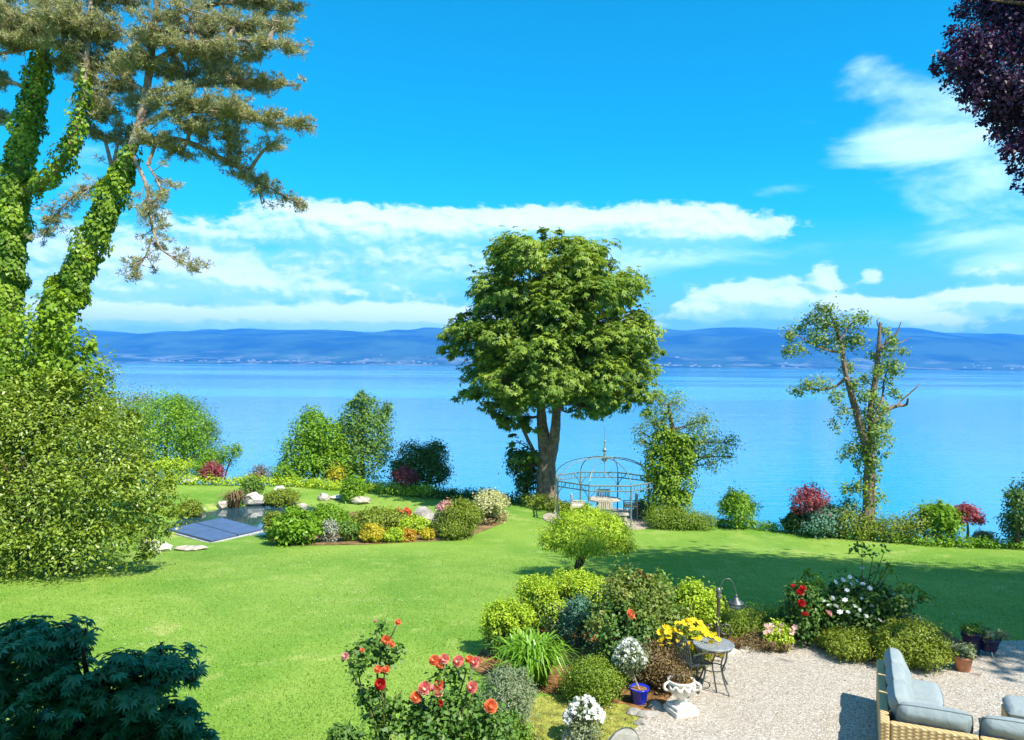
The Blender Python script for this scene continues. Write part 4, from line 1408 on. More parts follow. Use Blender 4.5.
small_tree('holm_oak', 'dark evergreen shrub cut off by the right edge of photo', 1018, 548, [(1015, 500, 10), (1022, 515, 14), (1012, 522, 10), (1030, 500, 18), (1020, 535, 15), (1035, 530, 20)], M['dark'], 6000, .11, .06, cat='bush', tr=.08)
tag(rock('boulder', 'white boulder behind the clipped box hedge', 688, 517, 24, 9, M['stone_white']), None, 'rock')

# ================================================================ POND AND ROCKERY
m_pond, t, out = mat_new('pond_water')
co = t.new('ShaderNodeTexCoord').outputs['Object']
p = princ(t, Base_Color=(0.02, 0.06, 0.08, 1), Roughness=0.01)
p.inputs['IOR'].default_value = 1.8
b = t.new('ShaderNodeBump')
b.inputs['Strength'].default_value = 0.08
b.inputs['Distance'].default_value = 0.05
t.l.new(t.noise(co, 3.0, 3), b.inputs['Height'])
t.l.new(b.outputs[0], p.inputs['Normal'])
t.l.new(p.outputs[0], out.inputs[0])
pz = float(H(POND[0] + 4.5, POND[1])) - 0.10
a = np.linspace(0, 2 * math.pi, 48, endpoint=False)
mb = MB()
mb.add(np.stack([POND[0] + np.cos(a) * POND[2] * 1.0, POND[1] + np.sin(a) * POND[3] * 1.0, np.full(48, pz)], 1), [tuple(range(48))])
tag(mb.build('pond', m_pond), 'small garden pond reflecting the sky', 'pond', None, 'structure')

# dark blue cover panels over the pond's near end
m_cover = plain('blue_cover', (0.075, 0.115, 0.215), 0.45, 0, 0.15, 3.0, 0.1, 30)
z_c = pz + 0.16
pc = [plane(168, 531, z_c), plane(211, 543, z_c), plane(262, 531, z_c), plane(222, 520, z_c)]
cz = z_c
cc_ = sum(pc) / 4
pl = thing('pond_cover', 'flat slate-blue cover panels lying over the near end of pond', 'cover', (cc_[0], cc_[1], cz))


def slab(pts, z0, z1):
    n = len(pts)
    v = [(q[0], q[1], z0) for q in pts] + [(q[0], q[1], z1) for q in pts]
    return v, [tuple(range(n))[::-1], tuple(range(n, 2 * n))] + [(i, (i + 1) % n, n + (i + 1) % n, n + i) for i in range(n)]


def lerp(a, b, f):
    return a * (1 - f) + b * f


A_, B_, C_, D_ = pc
for f0, f1 in [(0.0, 0.49), (0.51, 1.0)]:
    q = [lerp(A_, D_, f0), lerp(B_, C_, f0), lerp(B_, C_, f1), lerp(A_, D_, f1)]
    mb = MB()
    mb.add(*slab(q, cz + 0.02, cz + 0.09))
    mb.build('panel', m_cover, pl, bevel=0.01)
mb = MB()
q = [lerp(x, cc_, -0.03) for x in pc]
for i in range(4):
    mb.tube([np.array([*q[i][:2], cz - 0.02]), np.array([*q[(i + 1) % 4][:2], cz - 0.02])], [0.05, 0.05], 6)
mb.build('frame', plain('cover_frame', (0.35, 0.36, 0.37), 0.5), pl)

GR = 'rocks round the pond and rockery'
RK = [('pale rock at the pond head with a peaked top', 256, 503, 22, 12), ('flat pale rock beside bronze flax at pond edge', 222, 507, 14, 7), ('small pale rock left of the pond', 200, 512, 10, 6), ('white rock on lawn behind the pond', 279, 492, 13, 7),
      ('pale flat rock lying in the pond water', 238, 516, 20, 5), ('white rock on the near right pond rim', 301, 511, 11, 8), ('flat brown rock on the rockery back edge', 342, 499, 22, 5), ('pale rock tucked behind rockery at its left', 325, 500, 14, 8),
      ('pinkish rock at the back of the rockery middle', 362, 503, 22, 7), ('big grey-white boulder right of the orange rose', 425, 525, 24, 20), ('tall narrow pale rock before olive dome', 436, 530, 8, 16), ('small pale rock under the variegated shrub', 480, 524, 12, 6),
      ('white rock by blue cover on the near lawn', 160, 551, 26, 9), ('long white flat rock on the near lawn', 190, 550, 26, 5), ('white rough rock at foot of laurel bush', 150, 549, 16, 12), ('grey rock at pond rim by the cover', 268, 529, 10, 6), ('flat rock at far pond rim', 290, 503, 16, 5)]
for i, (lb, u, v, wp, hp) in enumerate(RK):
    rock('rock', lb, u, v, wp, hp, M['stone_grey'] if i == 9 else M['stone'] if i % 3 else M['stone_white'], GR)


def tuft(name, label, u, v, wpx, hpx, mat, n, width, cat='plant', group=None, arch=0.6, seed=0, segs=5, Y=None):
    """fountain of arching strap leaves"""
    SEED[0] += 1
    r_ = np.random.default_rng(SEED[0])
    c = ground(u, v)
    pm = c[1] / F
    w, h = wpx * pm / 2, hpx * pm
    root = thing(name, label, cat, c, group)
    Q, T = [], []
    for i in range(n):
        a = r_.uniform(0, 6.283)
        reach = w * r_.uniform(0.35, 1.05)
        top = h * r_.uniform(0.6, 1.0)
        e = np.array([math.cos(a), math.sin(a), 0])
        s = np.array([-math.sin(a), math.cos(a), 0]) + r_.normal(size=3) * .2
        b0 = c + np.array([r_.normal() * w * .13, r_.normal() * w * .13, -0.02])
        tt = np.linspace(0, 1, segs + 1)
        P = np.array([b0 + e * reach * (t_ ** 1.3) + np.array([0, 0, top * (1.75 * t_ - (0.75 + arch * r_.uniform(.5, 1)) * t_ ** 2.2)]) for t_ in tt])
        P[:, 2] = np.maximum(P[:, 2], H(P[:, 0], P[:, 1]) + .02)
        ww = width * np.array([0.7, 1.0, 1.0, 0.85, 0.55, 0.08])[:segs + 1] * r_.uniform(.75, 1.2)
        tn = r_.random()
        for k in range(segs):
            Q.append([P[k] - s * ww[k] / 2, P[k] + s * ww[k] / 2, P[k + 1] + s * ww[k + 1] / 2, P[k + 1] - s * ww[k + 1] / 2])
            T.append(tn)
    quads('leaves', np.array(Q), mat, root, np.array(T))
    return root


tuft('bronze_flax', 'bronze spiky flax tuft at the far end of pond', 235, 507, 36, 26, M['bronze'], 160, .05)
shrub('pond_shrub', 'green loose shrub right behind bronze flax at the pond', 'shrub', 252, 499, 22, 22, M['mid'], .1, .05, 2, per=7)
shrub('pond_shrub', 'flat mossy green mound on the far right rim of pond', 'shrub', 281, 506, 36, 15, M['olive'], .08, .04, 2.2, per=7)
shrub('vase_shrub', 'small vase-shaped green shrub alone on the far lawn', 'shrub', 352, 502, 26, 25, M['fresh'], .1, .055, 2, per=7)
shrub('hydrangea', 'bright emerald leafy mound at the left end of rockery', 'shrub', 296, 544, 54, 32, M['fresh'], .12, .085, 3.0, per=8, size=.42)
shrub('rockery_plant', 'olive loose shrub behind the emerald mound', 'shrub', 275, 538, 26, 27, M['olive'], .09, .05, 2, per=7)
shrub('rockery_plant', 'silvery round plant right of emerald mound', 'plant', 328, 542, 22, 20, M['silver'], .07, .04, 2.2, per=7)
shrub('rockery_plant', 'fresh green bushy plant above the silver plant', 'plant', 328, 530, 50, 22, M['fresh'], .09, .05, 2, per=7)
shrub('rockery_plant', 'dull green plant between silver plant and golden ball', 'plant', 348, 541, 24, 20, M['mid'], .08, .045, 2, per=7)
shrub('rockery_plant', 'wide mixed green carpet along the rockery crest', 'plant', 380, 528, 60, 16, M['olive'], .08, .05, 2, per=7)
shrub('rockery_plant', 'golden ball-shaped shrub in the rockery', 'plant', 372, 542, 24, 17, M['gold'], .06, .04, 3, per=8)
shrub('rockery_plant', 'light yellow low plant right of golden ball', 'plant', 394, 542, 22, 13, M['yellowgreen'], .07, .04, 2.4, per=7)
shrub('rockery_plant', 'orange-yellow low plant, middle of the yellow front row', 'plant', 408, 541, 20, 11, M['orange_l'], .07, .04, 2.4, per=7)
shrub('rockery_plant', 'yellow cushion at the right end of front row', 'plant', 427, 540, 16, 11, M['gold'], .06, .04, 2.4, per=7)
shrub('rockery_plant', 'spreading light green plant behind the yellow front row', 'plant', 414, 533, 34, 16, M['yellowgreen'], .08, .05, 2, per=7)
shrub('rockery_plant', 'grey-green wispy plant below the olive dome', 'plant', 440, 536, 18, 24, M['grey'], .08, .035, 1.6, per=7)
rz_ = shrub('rose_bush', 'low rose bush with orange blooms on the rockery', 'rose', 403, 525, 20, 15, M['rosegreen'], .08, .05, 2, per=6)
cx_, cy_, cz_, w_, h_ = rz_['_c']
me_r = rose_mesh('bloom', M['orange_f'], 0.10)
rg = np.random.default_rng(8)
put_blooms(rz_, 'bloom', [me_r], [(cx_ + rg.normal() * w_ * .45, cy_ - w_ * rg.uniform(.2, .7), cz_ + h_ * rg.uniform(.75, 1.1)) for _ in range(9)], rg)
shrub('conifer_dome', 'olive green clipped conifer dome at the right of rockery', 'shrub', 459, 538, 42, 35, M['olive'], .075, .03, 3.2, per=9, size=.55, jit=.08)
az_ = shrub('azalea', 'peach pink flowering shrub peeking over the olive dome', 'shrub', 447, 522, 26, 20, M['pink_f'], .08, .06, 1.8, per=7)
shrub('variegated_shrub', 'cream variegated round shrub at the lawn end of rockery', 'shrub', 490, 522, 40, 30, M['variegated'], .09, .05, 2.6, per=8)
shrub('rockery_plant', 'mauve-brown low plant beneath the variegated shrub', 'plant', 484, 523, 26, 10, M['brown_leaf'], .08, .04, 1.8, per=7)
shrub('fern_plant', 'pale green ferny plant at the water side of pond left bank', 'plant', 190, 518, 30, 16, M['olive'], .09, .04, 1.8, per=7)

# ================================================================ GAZEBO
gb = ground(604, 519)
GZ = gb.copy()
gaz = thing('gazebo', 'slender iron gazebo frame with open domed top and finial', 'gazebo', gb)
gr_, gh = 2.02, 1.58
n_post = 8
pang = [math.pi / 8 + i * math.pi / 4 for i in range(n_post)]
pp_ = [np.array([gb[0] + math.cos(a) * gr_, gb[1] + math.sin(a) * gr_, 0]) for a in pang]
for i, q in enumerate(pp_):
    z0 = float(H(q[0], q[1]))
    mb = MB()
    mb.tube([(q[0], q[1], z0 - .1), (q[0], q[1], gb[2] + gh)], [.030, .030], 8)
    mb.lathe([(.07, 0), (.07, .04), (.045, .07), (.036, .12)], (q[0], q[1], z0), 10)
    # arched brackets towards both neighbours
    for j in (i - 1, (i + 1) % n_post):
        d = unit(pp_[j] - q)
        mb.tube(spline([np.array([q[0], q[1], gb[2] + gh - .62]), np.array([q[0], q[1], gb[2] + gh - .35]) + d * .10, np.array([q[0], q[1], gb[2] + gh - .04]) + d * .42], 8), [.016, .016], 5)
    mb.build('post', M['iron_green'], gaz)
mb = MB()
for zz, rr in [(gh, .03), (gh - .20, .022)]:
    for i in range(n_post):
        a, b_ = pp_[i], pp_[(i + 1) % n_post]
        mb.tube([(a[0], a[1], gb[2] + zz), (b_[0], b_[1], gb[2] + zz)], [rr, rr], 6)
for i in range(n_post):
    a, b_ = pp_[i], pp_[(i + 1) % n_post]
    for k in range(1, 8):
        q = lerp(a, b_, k / 8)
        mb.tube([(q[0], q[1], gb[2] + gh - .2), (q[0], q[1], gb[2] + gh)], [.010, .010], 4)
mb.build('ring_beam', M['iron_green'], gaz)
for i, q in enumerate(pp_):
    mb = MB()
    ctr = np.array([gb[0], gb[1], 0])
    ps = []
    for f in np.linspace(0, 1, 10):
        e = f * math.pi / 2
        ps.append(ctr + (q - ctr) * (0.06 + .94 * math.cos(e)) + np.array([0, 0, gb[2] + gh + .84 * math.sin(e)]))
    mb.tube(ps, [.020, .018], 6)
    mb.build('roof_rib', M['iron_green'], gaz)
mb = MB()
mb.lathe([(.14, 0), (.14, .04), (.05, .08), (.03, .25), (.09, .33), (.03, .42), (.018, .6), (.05, .66), (.012, .72), (.008, 1.25), (.001, 1.3)], (gb[0], gb[1], gb[2] + gh + .80), 12)
mb.tube([(gb[0] - .12, gb[1], gb[2] + gh + 1.07), (gb[0] + .12, gb[1], gb[2] + gh + 1.07)], [.012, .012], 5)
mb.build('finial', M['iron_green'], gaz)
mb = MB()
mb.lathe([(.12, .0), (.13, -.05), (.05, -.1), (.012, -.12), (.012, -.55), (.05, -.6), (.001, -.66)], (gb[0], gb[1], gb[2] + gh + .78), 10)
mb.build('pendant', M['iron_green'], gaz)
mb = MB()
a = np.linspace(0, 2 * math.pi, 40, endpoint=False)
zf = float(max(H(gb[0] + 2.4 * math.cos(q), gb[1] + 2.2 * math.sin(q)) for q in a)) + .02
mb.add(*slab(np.stack([gb[0] + 2.4 * np.cos(a), gb[1] + 2.2 * np.sin(a)], 1), zf - .3, zf))
tag(mb.build('paved_circle', plain('paving', (0.36, 0.30, 0.23), .85, 0, .3, 4, .4, 20)), 'round pinkish paving under the gazebo', 'paving', None, 'structure')

m_teak = plain('weathered_wood', (0.50, 0.42, 0.32), .8, 0, .25, 9, .3, 40)
tb = thing('garden_table', 'pale round stone-topped table inside the gazebo', 'table', (gb[0], gb[1], zf), )
MB().lathe([(.02, .68), (.62, .69), (.66, .71), (.66, .745), (.62, .75), (.02, .75)], (gb[0], gb[1], zf), 28).build('tabletop', M['stone'], tb)
MB().lathe([(.30, 0), (.30, .05), (.14, .12), (.09, .3), (.12, .5), (.24, .66), (.24, .69)], (gb[0], gb[1], zf), 16).build('pedestal', M['stone'], tb)


def wood_chair(name, label, x, y, z, rz, group, cushion=True):
    root = thing(name, label, 'chair', (0, 0, 0), group)
    def legm(sx, sy, h):
        return MB().box((sx * .24, sy * .23, h / 2), (.045, .045, h))
    for sx in (-1, 1):
        legm(sx, -1, .60).build('leg', m_teak, root)
        legm(sx, 1, .92).build('leg', m_teak, root)
    mb = MB()
    for k in range(5):
        mb.box((0, -.2 + k * .1, .43), (.52, .085, .025))
    mb.build('seat', m_teak, root)
    mb = MB()
    mb.box((0, .235, .88), (.53, .035, .09))
    mb.box((0, .235, .55), (.44, .03, .05))
    for k in range(6):
        mb.box((-.18 + k * .072, .235, .70), (.045, .018, .27))
    mb.build('backrest', m_teak, root)
    for sx in (-1, 1):
        MB().box((sx * .24, -.02, .62), (.06, .5, .03)).build('armrest', m_teak, root)
    if cushion:
        MB().box((0, -.01, .475), (.46, .44, .06)).build('cushion', M['cushion_pale'], root, bevel=.025)
    root.location = (x, y, z)
    root.rotation_euler[2] = rz
    return root


def copy_thing(root, loc, rz, label):
    r_ = root.copy()
    COL.objects.link(r_)
    r_.location = loc
    r_.rotation_euler[2] = rz
    r_['label'] = label
    for ch in list(root.children):
        c_ = ch.copy()
        COL.objects.link(c_)
        c_.parent = r_
    return r_


M['cushion_pale'] = plain('pale_cushion', (0.72, 0.66, 0.55), .9, 0, .1, 10)
ch0 = wood_chair('garden_chair', 'pale wooden armchair in gazebo, nearest the lawn', gb[0] - .1, gb[1] - 1.05, zf, math.pi, 'armchairs round the gazebo table')
for (dx, dy, rz, lb) in [(-1.05, .0, math.pi / 2, 'pale wooden armchair in gazebo, on the chestnut side'), (1.05, .1, -math.pi / 2, 'pale wooden armchair in gazebo, on the ivy tree side'), (0.1, 1.05, 0, 'pale wooden armchair in gazebo, backed to the lake')]:
    copy_thing(ch0, (gb[0] + dx, gb[1] + dy, zf), rz, lb)
bn = thing('garden_bench', 'pale low stone bench at the front of the gazebo', 'bench', (0, 0, 0))
q = ground(614, 524)
MB().box((0, 0, .38), (1.1, .38, .07)).build('seat', M['stone'], bn, bevel=.01)
for sx in (-1, 1):
    MB().box((sx * .42, 0, .17), (.10, .30, .345)).build('leg', M['stone'], bn)
bn.location = (q[0], q[1], q[2])
# ================================================================ FOREGROUND
# --- short grass blades on the near lawn (one uncountable mass)
rng = np.random.default_rng(99)
n = 190000
yy = 8.5 + 16 * rng.random(n) ** 1.7
xx = (rng.random(n) * 1.45 - 0.72) * yy
ok = ~(inpoly(xx, yy, GRAVEL) | inpoly(xx, yy, BED_A) | inpoly(xx, yy, BED_B))
xx, yy = xx[ok], yy[ok]
zz = H(xx, yy)
P = np.stack([xx, yy, zz - 0.004], 1)
D = rng.normal(size=P.shape) * np.array([.45, .45, .1]) + np.array([0, 0, .62])
Q = leaf_quads(P, rng.normal(size=P.shape), 0.045 * rng.uniform(.6, 1.3, len(P)), 0.011 * rng.uniform(.7, 1.4, len(P)), rng, 0.3, D, 0)
tn = np.clip(.5 + .22 * np.sin(xx * .9 + 1.3 * np.sin(yy * .8)) + .2 * np.sin(xx * 2.3 + yy * 1.1 + 2 * np.sin(xx * .6)) + rng.normal(size=len(xx)) * .18, 0, 1)
M['grass'] = leafmat('grass_blade', (0.17, 0.31, 0.035), (0.35, 0.48, 0.10), 0.3, .6, .2)
tag(quads('grass', Q, M['grass'], None, tn), 'short sunlit grass of the near lawn', 'grass', None, 'stuff')
# loose pebbles on the gravel
n = 34000
yy = rng.uniform(9.5, 15.5, n)
xx = rng.uniform(0.9, 10.5, n)
ok = inpoly(xx, yy, GRAVEL)
xx, yy = xx[ok], yy[ok]
s = rng.uniform(.005, .013, len(xx))
octv = np.array([[1, 0, 0], [0, 1, 0], [-1, 0, 0], [0, -1, 0], [0, 0, .6], [0, 0, -.6]])
Qp = []
for (i, j) in [(0, 1), (1, 2), (2, 3), (3, 0)]:
    ang = rng.uniform(0, 6.28, len(xx)) if i == 0 else ang
    c_, s_ = np.cos(ang), np.sin(ang)
    def rotv(v):
        return np.stack([c_ * v[0] - s_ * v[1] * .7, s_ * v[0] + c_ * v[1] * .7, np.full(len(c_), v[2])], 1)
    base_ = np.stack([xx, yy, np.full(len(xx), .012) + s * .35], 1)
    k_ = s[:, None]
    low = np.array([0, 0, -.35 / 1.0])
    Qp.append(np.stack([base_ + rotv(octv[i]) * k_, base_ + rotv(octv[j]) * k_, base_ + rotv(octv[j] * .35 + octv[4]) * k_, base_ + rotv(octv[i] * .35 + octv[4]) * k_], 1))
Qp.append(np.stack([base_ + rotv(octv[q] * .35 + octv[4]) * k_ for q in range(4)], 1))
M['pebble'] = leafmat('pebble', (0.28, 0.24, 0.19), (0.60, 0.55, 0.47), 0.0, .8, .3)
tp_ = rng.random(len(xx))
tag(quads('pebbles', np.concatenate(Qp), M['pebble'], None, np.tile(tp_, 5)), 'loose pale pebbles strewn over the gravel terrace', 'gravel', None, 'stuff')

n = 2600
xx = rng.uniform(-1.2, 9, n * 4)
yy = rng.uniform(11, 19, n * 4)
ok = inpoly(xx, yy, BED_A) | inpoly(xx, yy, BED_B) | (inpoly(xx, yy, VERGE) & (rng.random(n * 4) < .35)) | (inpoly(xx, yy, GRAVEL) & (rng.random(n * 4) < .035))
xx, yy = xx[ok][:n], yy[ok][:n]
P = np.stack([xx, yy, H(xx, yy) + .022], 1)
Nl = np.array([0, 0, 1.0]) + rng.normal(size=P.shape) * .35
M['litter'] = leafmat('fallen_leaf', (0.10, 0.055, 0.02), (0.46, 0.33, 0.15), 0.1, .8, .2)
tag(quads('leaf_litter', leaf_quads(P, Nl, .055 * rng.uniform(.5, 1.3, len(P)), .03, rng, .1), M['litter'], None, rng.random(len(P))), 'fallen brown leaves scattered over the flower beds', 'leaves', None, 'stuff')
yy = 9 + 20 * rng.random(1500) ** 1.3
xx = (rng.random(1500) * 1.3 - .68) * yy
k_ = np.sin(xx * .8 + 1) * np.sin(yy * .7 + xx * .3)
ok = (k_ > .25) & ~(inpoly(xx, yy, GRAVEL) | inpoly(xx, yy, BED_A) | inpoly(xx, yy, BED_B))
xx, yy = xx[ok], yy[ok]
P = np.stack([xx, yy, H(xx, yy) + .035], 1)
tag(quads('lawn_daisies', leaf_quads(P, np.array([0, -.3, 1.0]) + rng.normal(size=P.shape) * .2, .022, .02, rng, 0), M['white_f'], None, rng.random(len(P))), 'tiny white daisies and clover dotting the lawn', 'flowers', None, 'stuff')

# --- edging stones between bed and gravel
edge = spline([ground(u, v) for u, v in [(716, 661), (730, 655), (745, 652), (760, 648), (772, 647), (790, 646), (806, 645), (822, 647), (838, 650), (856, 653), (873, 656), (892, 660), (910, 663), (925, 666), (938, 669)]], 46)
for i, q in enumerate(edge):
    r = rng.uniform(.055, .105)
    mb = MB()
    q = q + rng.normal(size=3) * np.array([.02, .02, 0])
    rock_mesh(mb, (q[0], q[1], q[2] + r * .25), (r * 1.2, r * .8, r * .7), rng, 1)
    tag(mb.build('edging_stone', M['stone'] if rng.random() < .7 else M['stone_grey']), 'small rough stone in the row edging the gravel terrace', 'stone', 'edging stones along the gravel')
for i, (u, v) in enumerate([(640, 724), (648, 716), (628, 736), (655, 707), (618, 742), (636, 714)]):
    q = ground(u, v)
    mb = MB()
    rock_mesh(mb, (q[0], q[1], q[2] + .02), (rng.uniform(.10, .16), rng.uniform(.08, .12), .06), rng, 2)
    tag(mb.build('edging_stone', M['stone_grey']), 'flat grey stone in the turf edge near the blue flower pot', 'stone', 'flat stones at the turf edge')

# --- weeping lime tree
wb = ground(580, 577)
YW = wb[1]
wt = thing('weeping_tree', 'small lime-green umbrella tree on a short crooked trunk mid lawn', 'tree', wb)
lobw = [pxlobe(587, 524, 26, YW, 0, .58), pxlobe(563, 535, 21, YW, 0, .62), pxlobe(611, 536, 21, YW, 0, .62), pxlobe(587, 536, 32, YW, -.3, .58), pxlobe(575, 526, 24, YW, .4, .6), pxlobe(600, 528, 24, YW, .4, .6), pxlobe(550, 542, 11, YW, -.1, .7), pxlobe(624, 544, 11, YW, -.1, .8), pxlobe(590, 543, 27, YW, -.4, .45), pxlobe(570, 520, 12, YW, 0, .6), pxlobe(604, 520, 12, YW, 0, .6), pxlobe(574, 546, 12, YW, -.5, .6), pxlobe(606, 548, 12, YW, -.5, .6)]
leaves('crown', lobw, 20000, 0.062, 0.034, M['yellowgreen'], wt, 61, per=14, clump=.15, down=.35, up=.8, shell=.65, rough=.18)
mb = MB()
mb.tube(spline([wb + np.array([0, 0, -.1]), at(578, 568, YW), at(582, 556, YW), at(585, 540, YW)], 10), [.14, .10, .11, .07], 9, .25, 2)
for u, v in [(560, 540), (612, 540), (590, 528), (574, 530), (600, 545), (548, 548), (622, 550)]:
    mb.tube(spline([at(583, 553, YW), at((583 + u) / 2, (553 + v) / 2 - 8, YW + rng.uniform(-.4, .4)), at(u, v, YW + rng.uniform(-.5, .5))], 7), [.05, .015], 6)
mb.build('trunk', M['bark_dark'], wt)

# --- euphorbias: upright columns of lime heads
def euphorbia(label, u, v, wpx, hpx, heads, seed):
    r_ = np.random.default_rng(seed)
    c = ground(u, v)
    pm = c[1] / F
    w_, h_ = wpx * pm / 2, hpx * pm
    root = thing('euphorbia', label, 'spurge', c, 'lime euphorbias in the flower bed')
    hl, sl = [], []
    st = MB()
    for i in range(heads):
        a = i * 2.4
        rr = w_ * .82 * math.sqrt((i + .5) / heads)
        q = np.array([c[0] + rr * math.cos(a), c[1] + rr * math.sin(a) * .8, 0])
        z = c[2] + h_ * (1.0 - .26 * (rr / w_) ** 2) * r_.uniform(.86, 1.08)
        rad = r_.uniform(.085, .125)
        hl.append((q[0], q[1], z - rad * 1.5, rad, rad, rad * 1.9))
        sl.append((q[0] * .9 + c[0] * .1, q[1] * .9 + c[1] * .1, (z + c[2]) / 2 - .05, rad * .9, rad * .9, (z - c[2]) * .42))
        st.tube([(c[0] * .5 + q[0] * .5, c[1] * .5 + q[1] * .5, c[2] - .05), (q[0], q[1], z - rad)], [.012, .009], 5)
    leaves('flower_heads', hl, heads * 330, .042, .030, M['yellowgreen'], root, seed, per=7, clump=.20, shell=.7, up=.6)
    leaves('foliage', sl, heads * 150, .085, .022, M['mid'], root, seed + 1, per=6, clump=.25, shell=.3, zmin=H, down=.3)
    st.build('stem', M['mid'], root)
    return root


euphorbia('lime euphorbia lowest and leftmost, beside the strap-leaved clump', 508, 655, 58, 52, 26, 201)
euphorbia('tall lime euphorbia rising at the left under the umbrella tree', 538, 628, 42, 50, 20, 202)
euphorbia('lime euphorbia right in front of the umbrella tree trunk', 577, 622, 66, 50, 26, 203)
euphorbia('narrow low lime euphorbia before the blue-grey plant', 560, 640, 26, 36, 10, 204)
shrub('rue_plant', 'blue-grey feathery plant between euphorbias and the rose bush', 'plant', 578, 648, 36, 52, M['bluegreen'], .055, .02, 1.6, per=8)
shrub('lavender', 'dusty silver upright plant beside the narrow euphorbia', 'plant', 556, 640, 22, 36, M['silver'], .05, .018, 1.4, per=7)

tuft('daylily', 'fountain of long bright green strap leaves', 532, 684, 94, 70, M['blade'], 420, .034, arch=.62, cat='daylily')
shrub('box_mound', 'low yellow-green mound with tiny clipped leaves', 'shrub', 594, 703, 66, 40, M['box'], .028, .018, 2.2, per=10, size=.55, jit=.10, nmax=42000)

M['shoot'] = leafmat('young_sunlit_leaf', (0.07, 0.18, 0.02), (0.34, 0.36, 0.08), .3)  # bronze young tips, also coloured paler to suggest sunlit top leaves
# --- dark rose bush in the bed with one orange bloom
rs = shrub('rose_bush', 'big dark-leaved rose bush with a single orange bloom', 'rose', 630, 664, 98, 72, M['rosegreen'], .075, .05, 2.4, per=8, size=.30, jit=.38, rough=.34, clump=.28)
leaves('young_sunlit_shoots', [(rs['_c'][0] + dx, rs['_c'][1] + dy, rs['_c'][2] + dz, .22, .22, .16) for dx, dy, dz in [(-.3, 0, 1.22), (.15, .1, 1.3), (.5, 0, 1.15), (.65, -.3, .85), (.1, -.5, .95), (-.1, .2, 1.35), (.35, -.55, .7), (-.5, -.4, .8), (.45, .1, 1.25), (-.15, -.3, 1.15), (.25, -.3, 1.1)]], 3600, .065, .042, M['shoot'], rs, 62, per=6, clump=.42, shell=.1)
me_o = rose_mesh('bloom', M['orange_f'], .055)
put_blooms(rs, 'bloom', [me_o], [at(631, 614, rs['_c'][1] - .75)], rng)
small = [at(u, v, rs['_c'][1] + .1) for u, v in [(640, 572), (634, 578), (646, 576)]]
put_blooms(rs, 'bloom', [rose_mesh('bloom', M['red_f'], .04)], small, rng)
shrub('berberis', 'golden green bushy shrub behind the yellow flowers', 'shrub', 694, 634, 60, 52, M['yellowgreen'], .06, .035, 1.9, per=8, size=.4, jit=.25)
shrub('photinia', 'green shrub with pinkish tips left of the golden shrub', 'shrub', 662, 636, 40, 56, M['mid'], .07, .04, 1.9, per=8, jit=.25)
dry = shrub('dry_shrub', 'brown twiggy half-dry shrub next to the white urn', 'shrub', 660, 690, 56, 46, M['brown_leaf'], .035, .018, 1.1, per=7, jit=.25, shell=.25)
c_ = dry['_c']
stems(np.array(c_[:3]), c_[4] * 1.0, c_[3] * 1.0, 40, .007, rng, .06).build('twigs', M['bark'], dry)
yl = shrub('daisy_bush', 'bush covered with bright yellow daisies above the garden table', 'flowers', 688, 672, 56, 42, M['olive'], .05, .025, 1.5, per=7, size=.42)
c_ = yl['_c']
lobY = [pxlobe(u, v, r, c_[1] - .62, 0, .7) for u, v, r in [(690, 634, 17), (672, 640, 13), (706, 640, 12), (694, 629, 12), (714, 652, 7), (680, 644, 12), (668, 634, 9)]]
put_blooms(yl, 'bloom', [star_mesh('bloom', M['yellow_f'], .046, 8, .12)], surf_pts(lobY, 100, rng, -.25, 1.05), rng, .45, .75, 1.35, (0, -.55, .7))

# --- standard with white flowers in a cobalt pot
pb = ground(639, 703)
pot = thing('flower_pot', 'cobalt blue glazed pot holding the white-flowered standard', 'pot', pb)
M['blue_glaze'] = plain('blue_glaze', (0.012, 0.035, 0.50), .18, 0, .2, 5, 0, 40, .6)
MB().lathe([(.02, .0), (.095, .0), (.105, .02), (.14, .20), (.152, .215), (.155, .235), (.14, .24), (.13, .20), (.02, .195)], pb, 26).build('body', M['blue_glaze'], pot, True)
MB().lathe([(.125, .19), (.134, .207), (.001, .215)], pb, 20).build('soil', M['soil_pot'] if 'soil_pot' in M else m_soil, pot)
std = thing('standard_tree', 'white-flowered ball on a bare straight stem in cobalt pot', 'plant', pb + np.array([0, 0, .2]))
MB().tube(spline([pb + np.array([0, 0, .2]), at(634, 676, pb[1]), at(631, 662, pb[1])], 8), [.018, .014], 7, .1).build('stem', M['bark_pale'], std)
MB().tube(spline([at(634, 680, pb[1]), at(627, 672, pb[1]), at(622, 662, pb[1])], 5), [.010, .006], 5).build('stem', M['bark_pale'], std)
lobS = [pxlobe(629, 656, 14, pb[1], 0, .95), pxlobe(622, 660, 9, pb[1]), pxlobe(637, 660, 9, pb[1]), pxlobe(630, 648, 9, pb[1]), pxlobe(629, 665, 11, pb[1])]
leaves('crown', lobS, 2600, .045, .018, M['grey'], std, 63, per=6)
put_blooms(std, 'blooms', [star_mesh('bloom', M['white_f'], .026, 5, .15)], surf_pts([lobS[0], lobS[1], lobS[2], lobS[3]], 330, rng, -.15, 1.02), rng, .6, .7, 1.3, (0, -.3, .7))

wf = shrub('white_flower_bush', 'low bush smothered in white blooms at the bottom edge', 'flowers', 582, 742, 36, 40, M['grey'], .045, .022, 1.5, per=7)
c_ = wf['_c']
lobF = [pxlobe(u, v, r, c_[1], 0) for u, v, r in [(584, 712, 15), (573, 718, 9), (595, 716, 9), (580, 732, 10), (570, 738, 7)]]
put_blooms(wf, 'blooms', [star_mesh('bloom', M['white_f'], .034, 5, .2, rings=2)], surf_pts(lobF, 260, rng, -.2, 1.0), rng, .5, .7, 1.3, (0, -.45, .6))

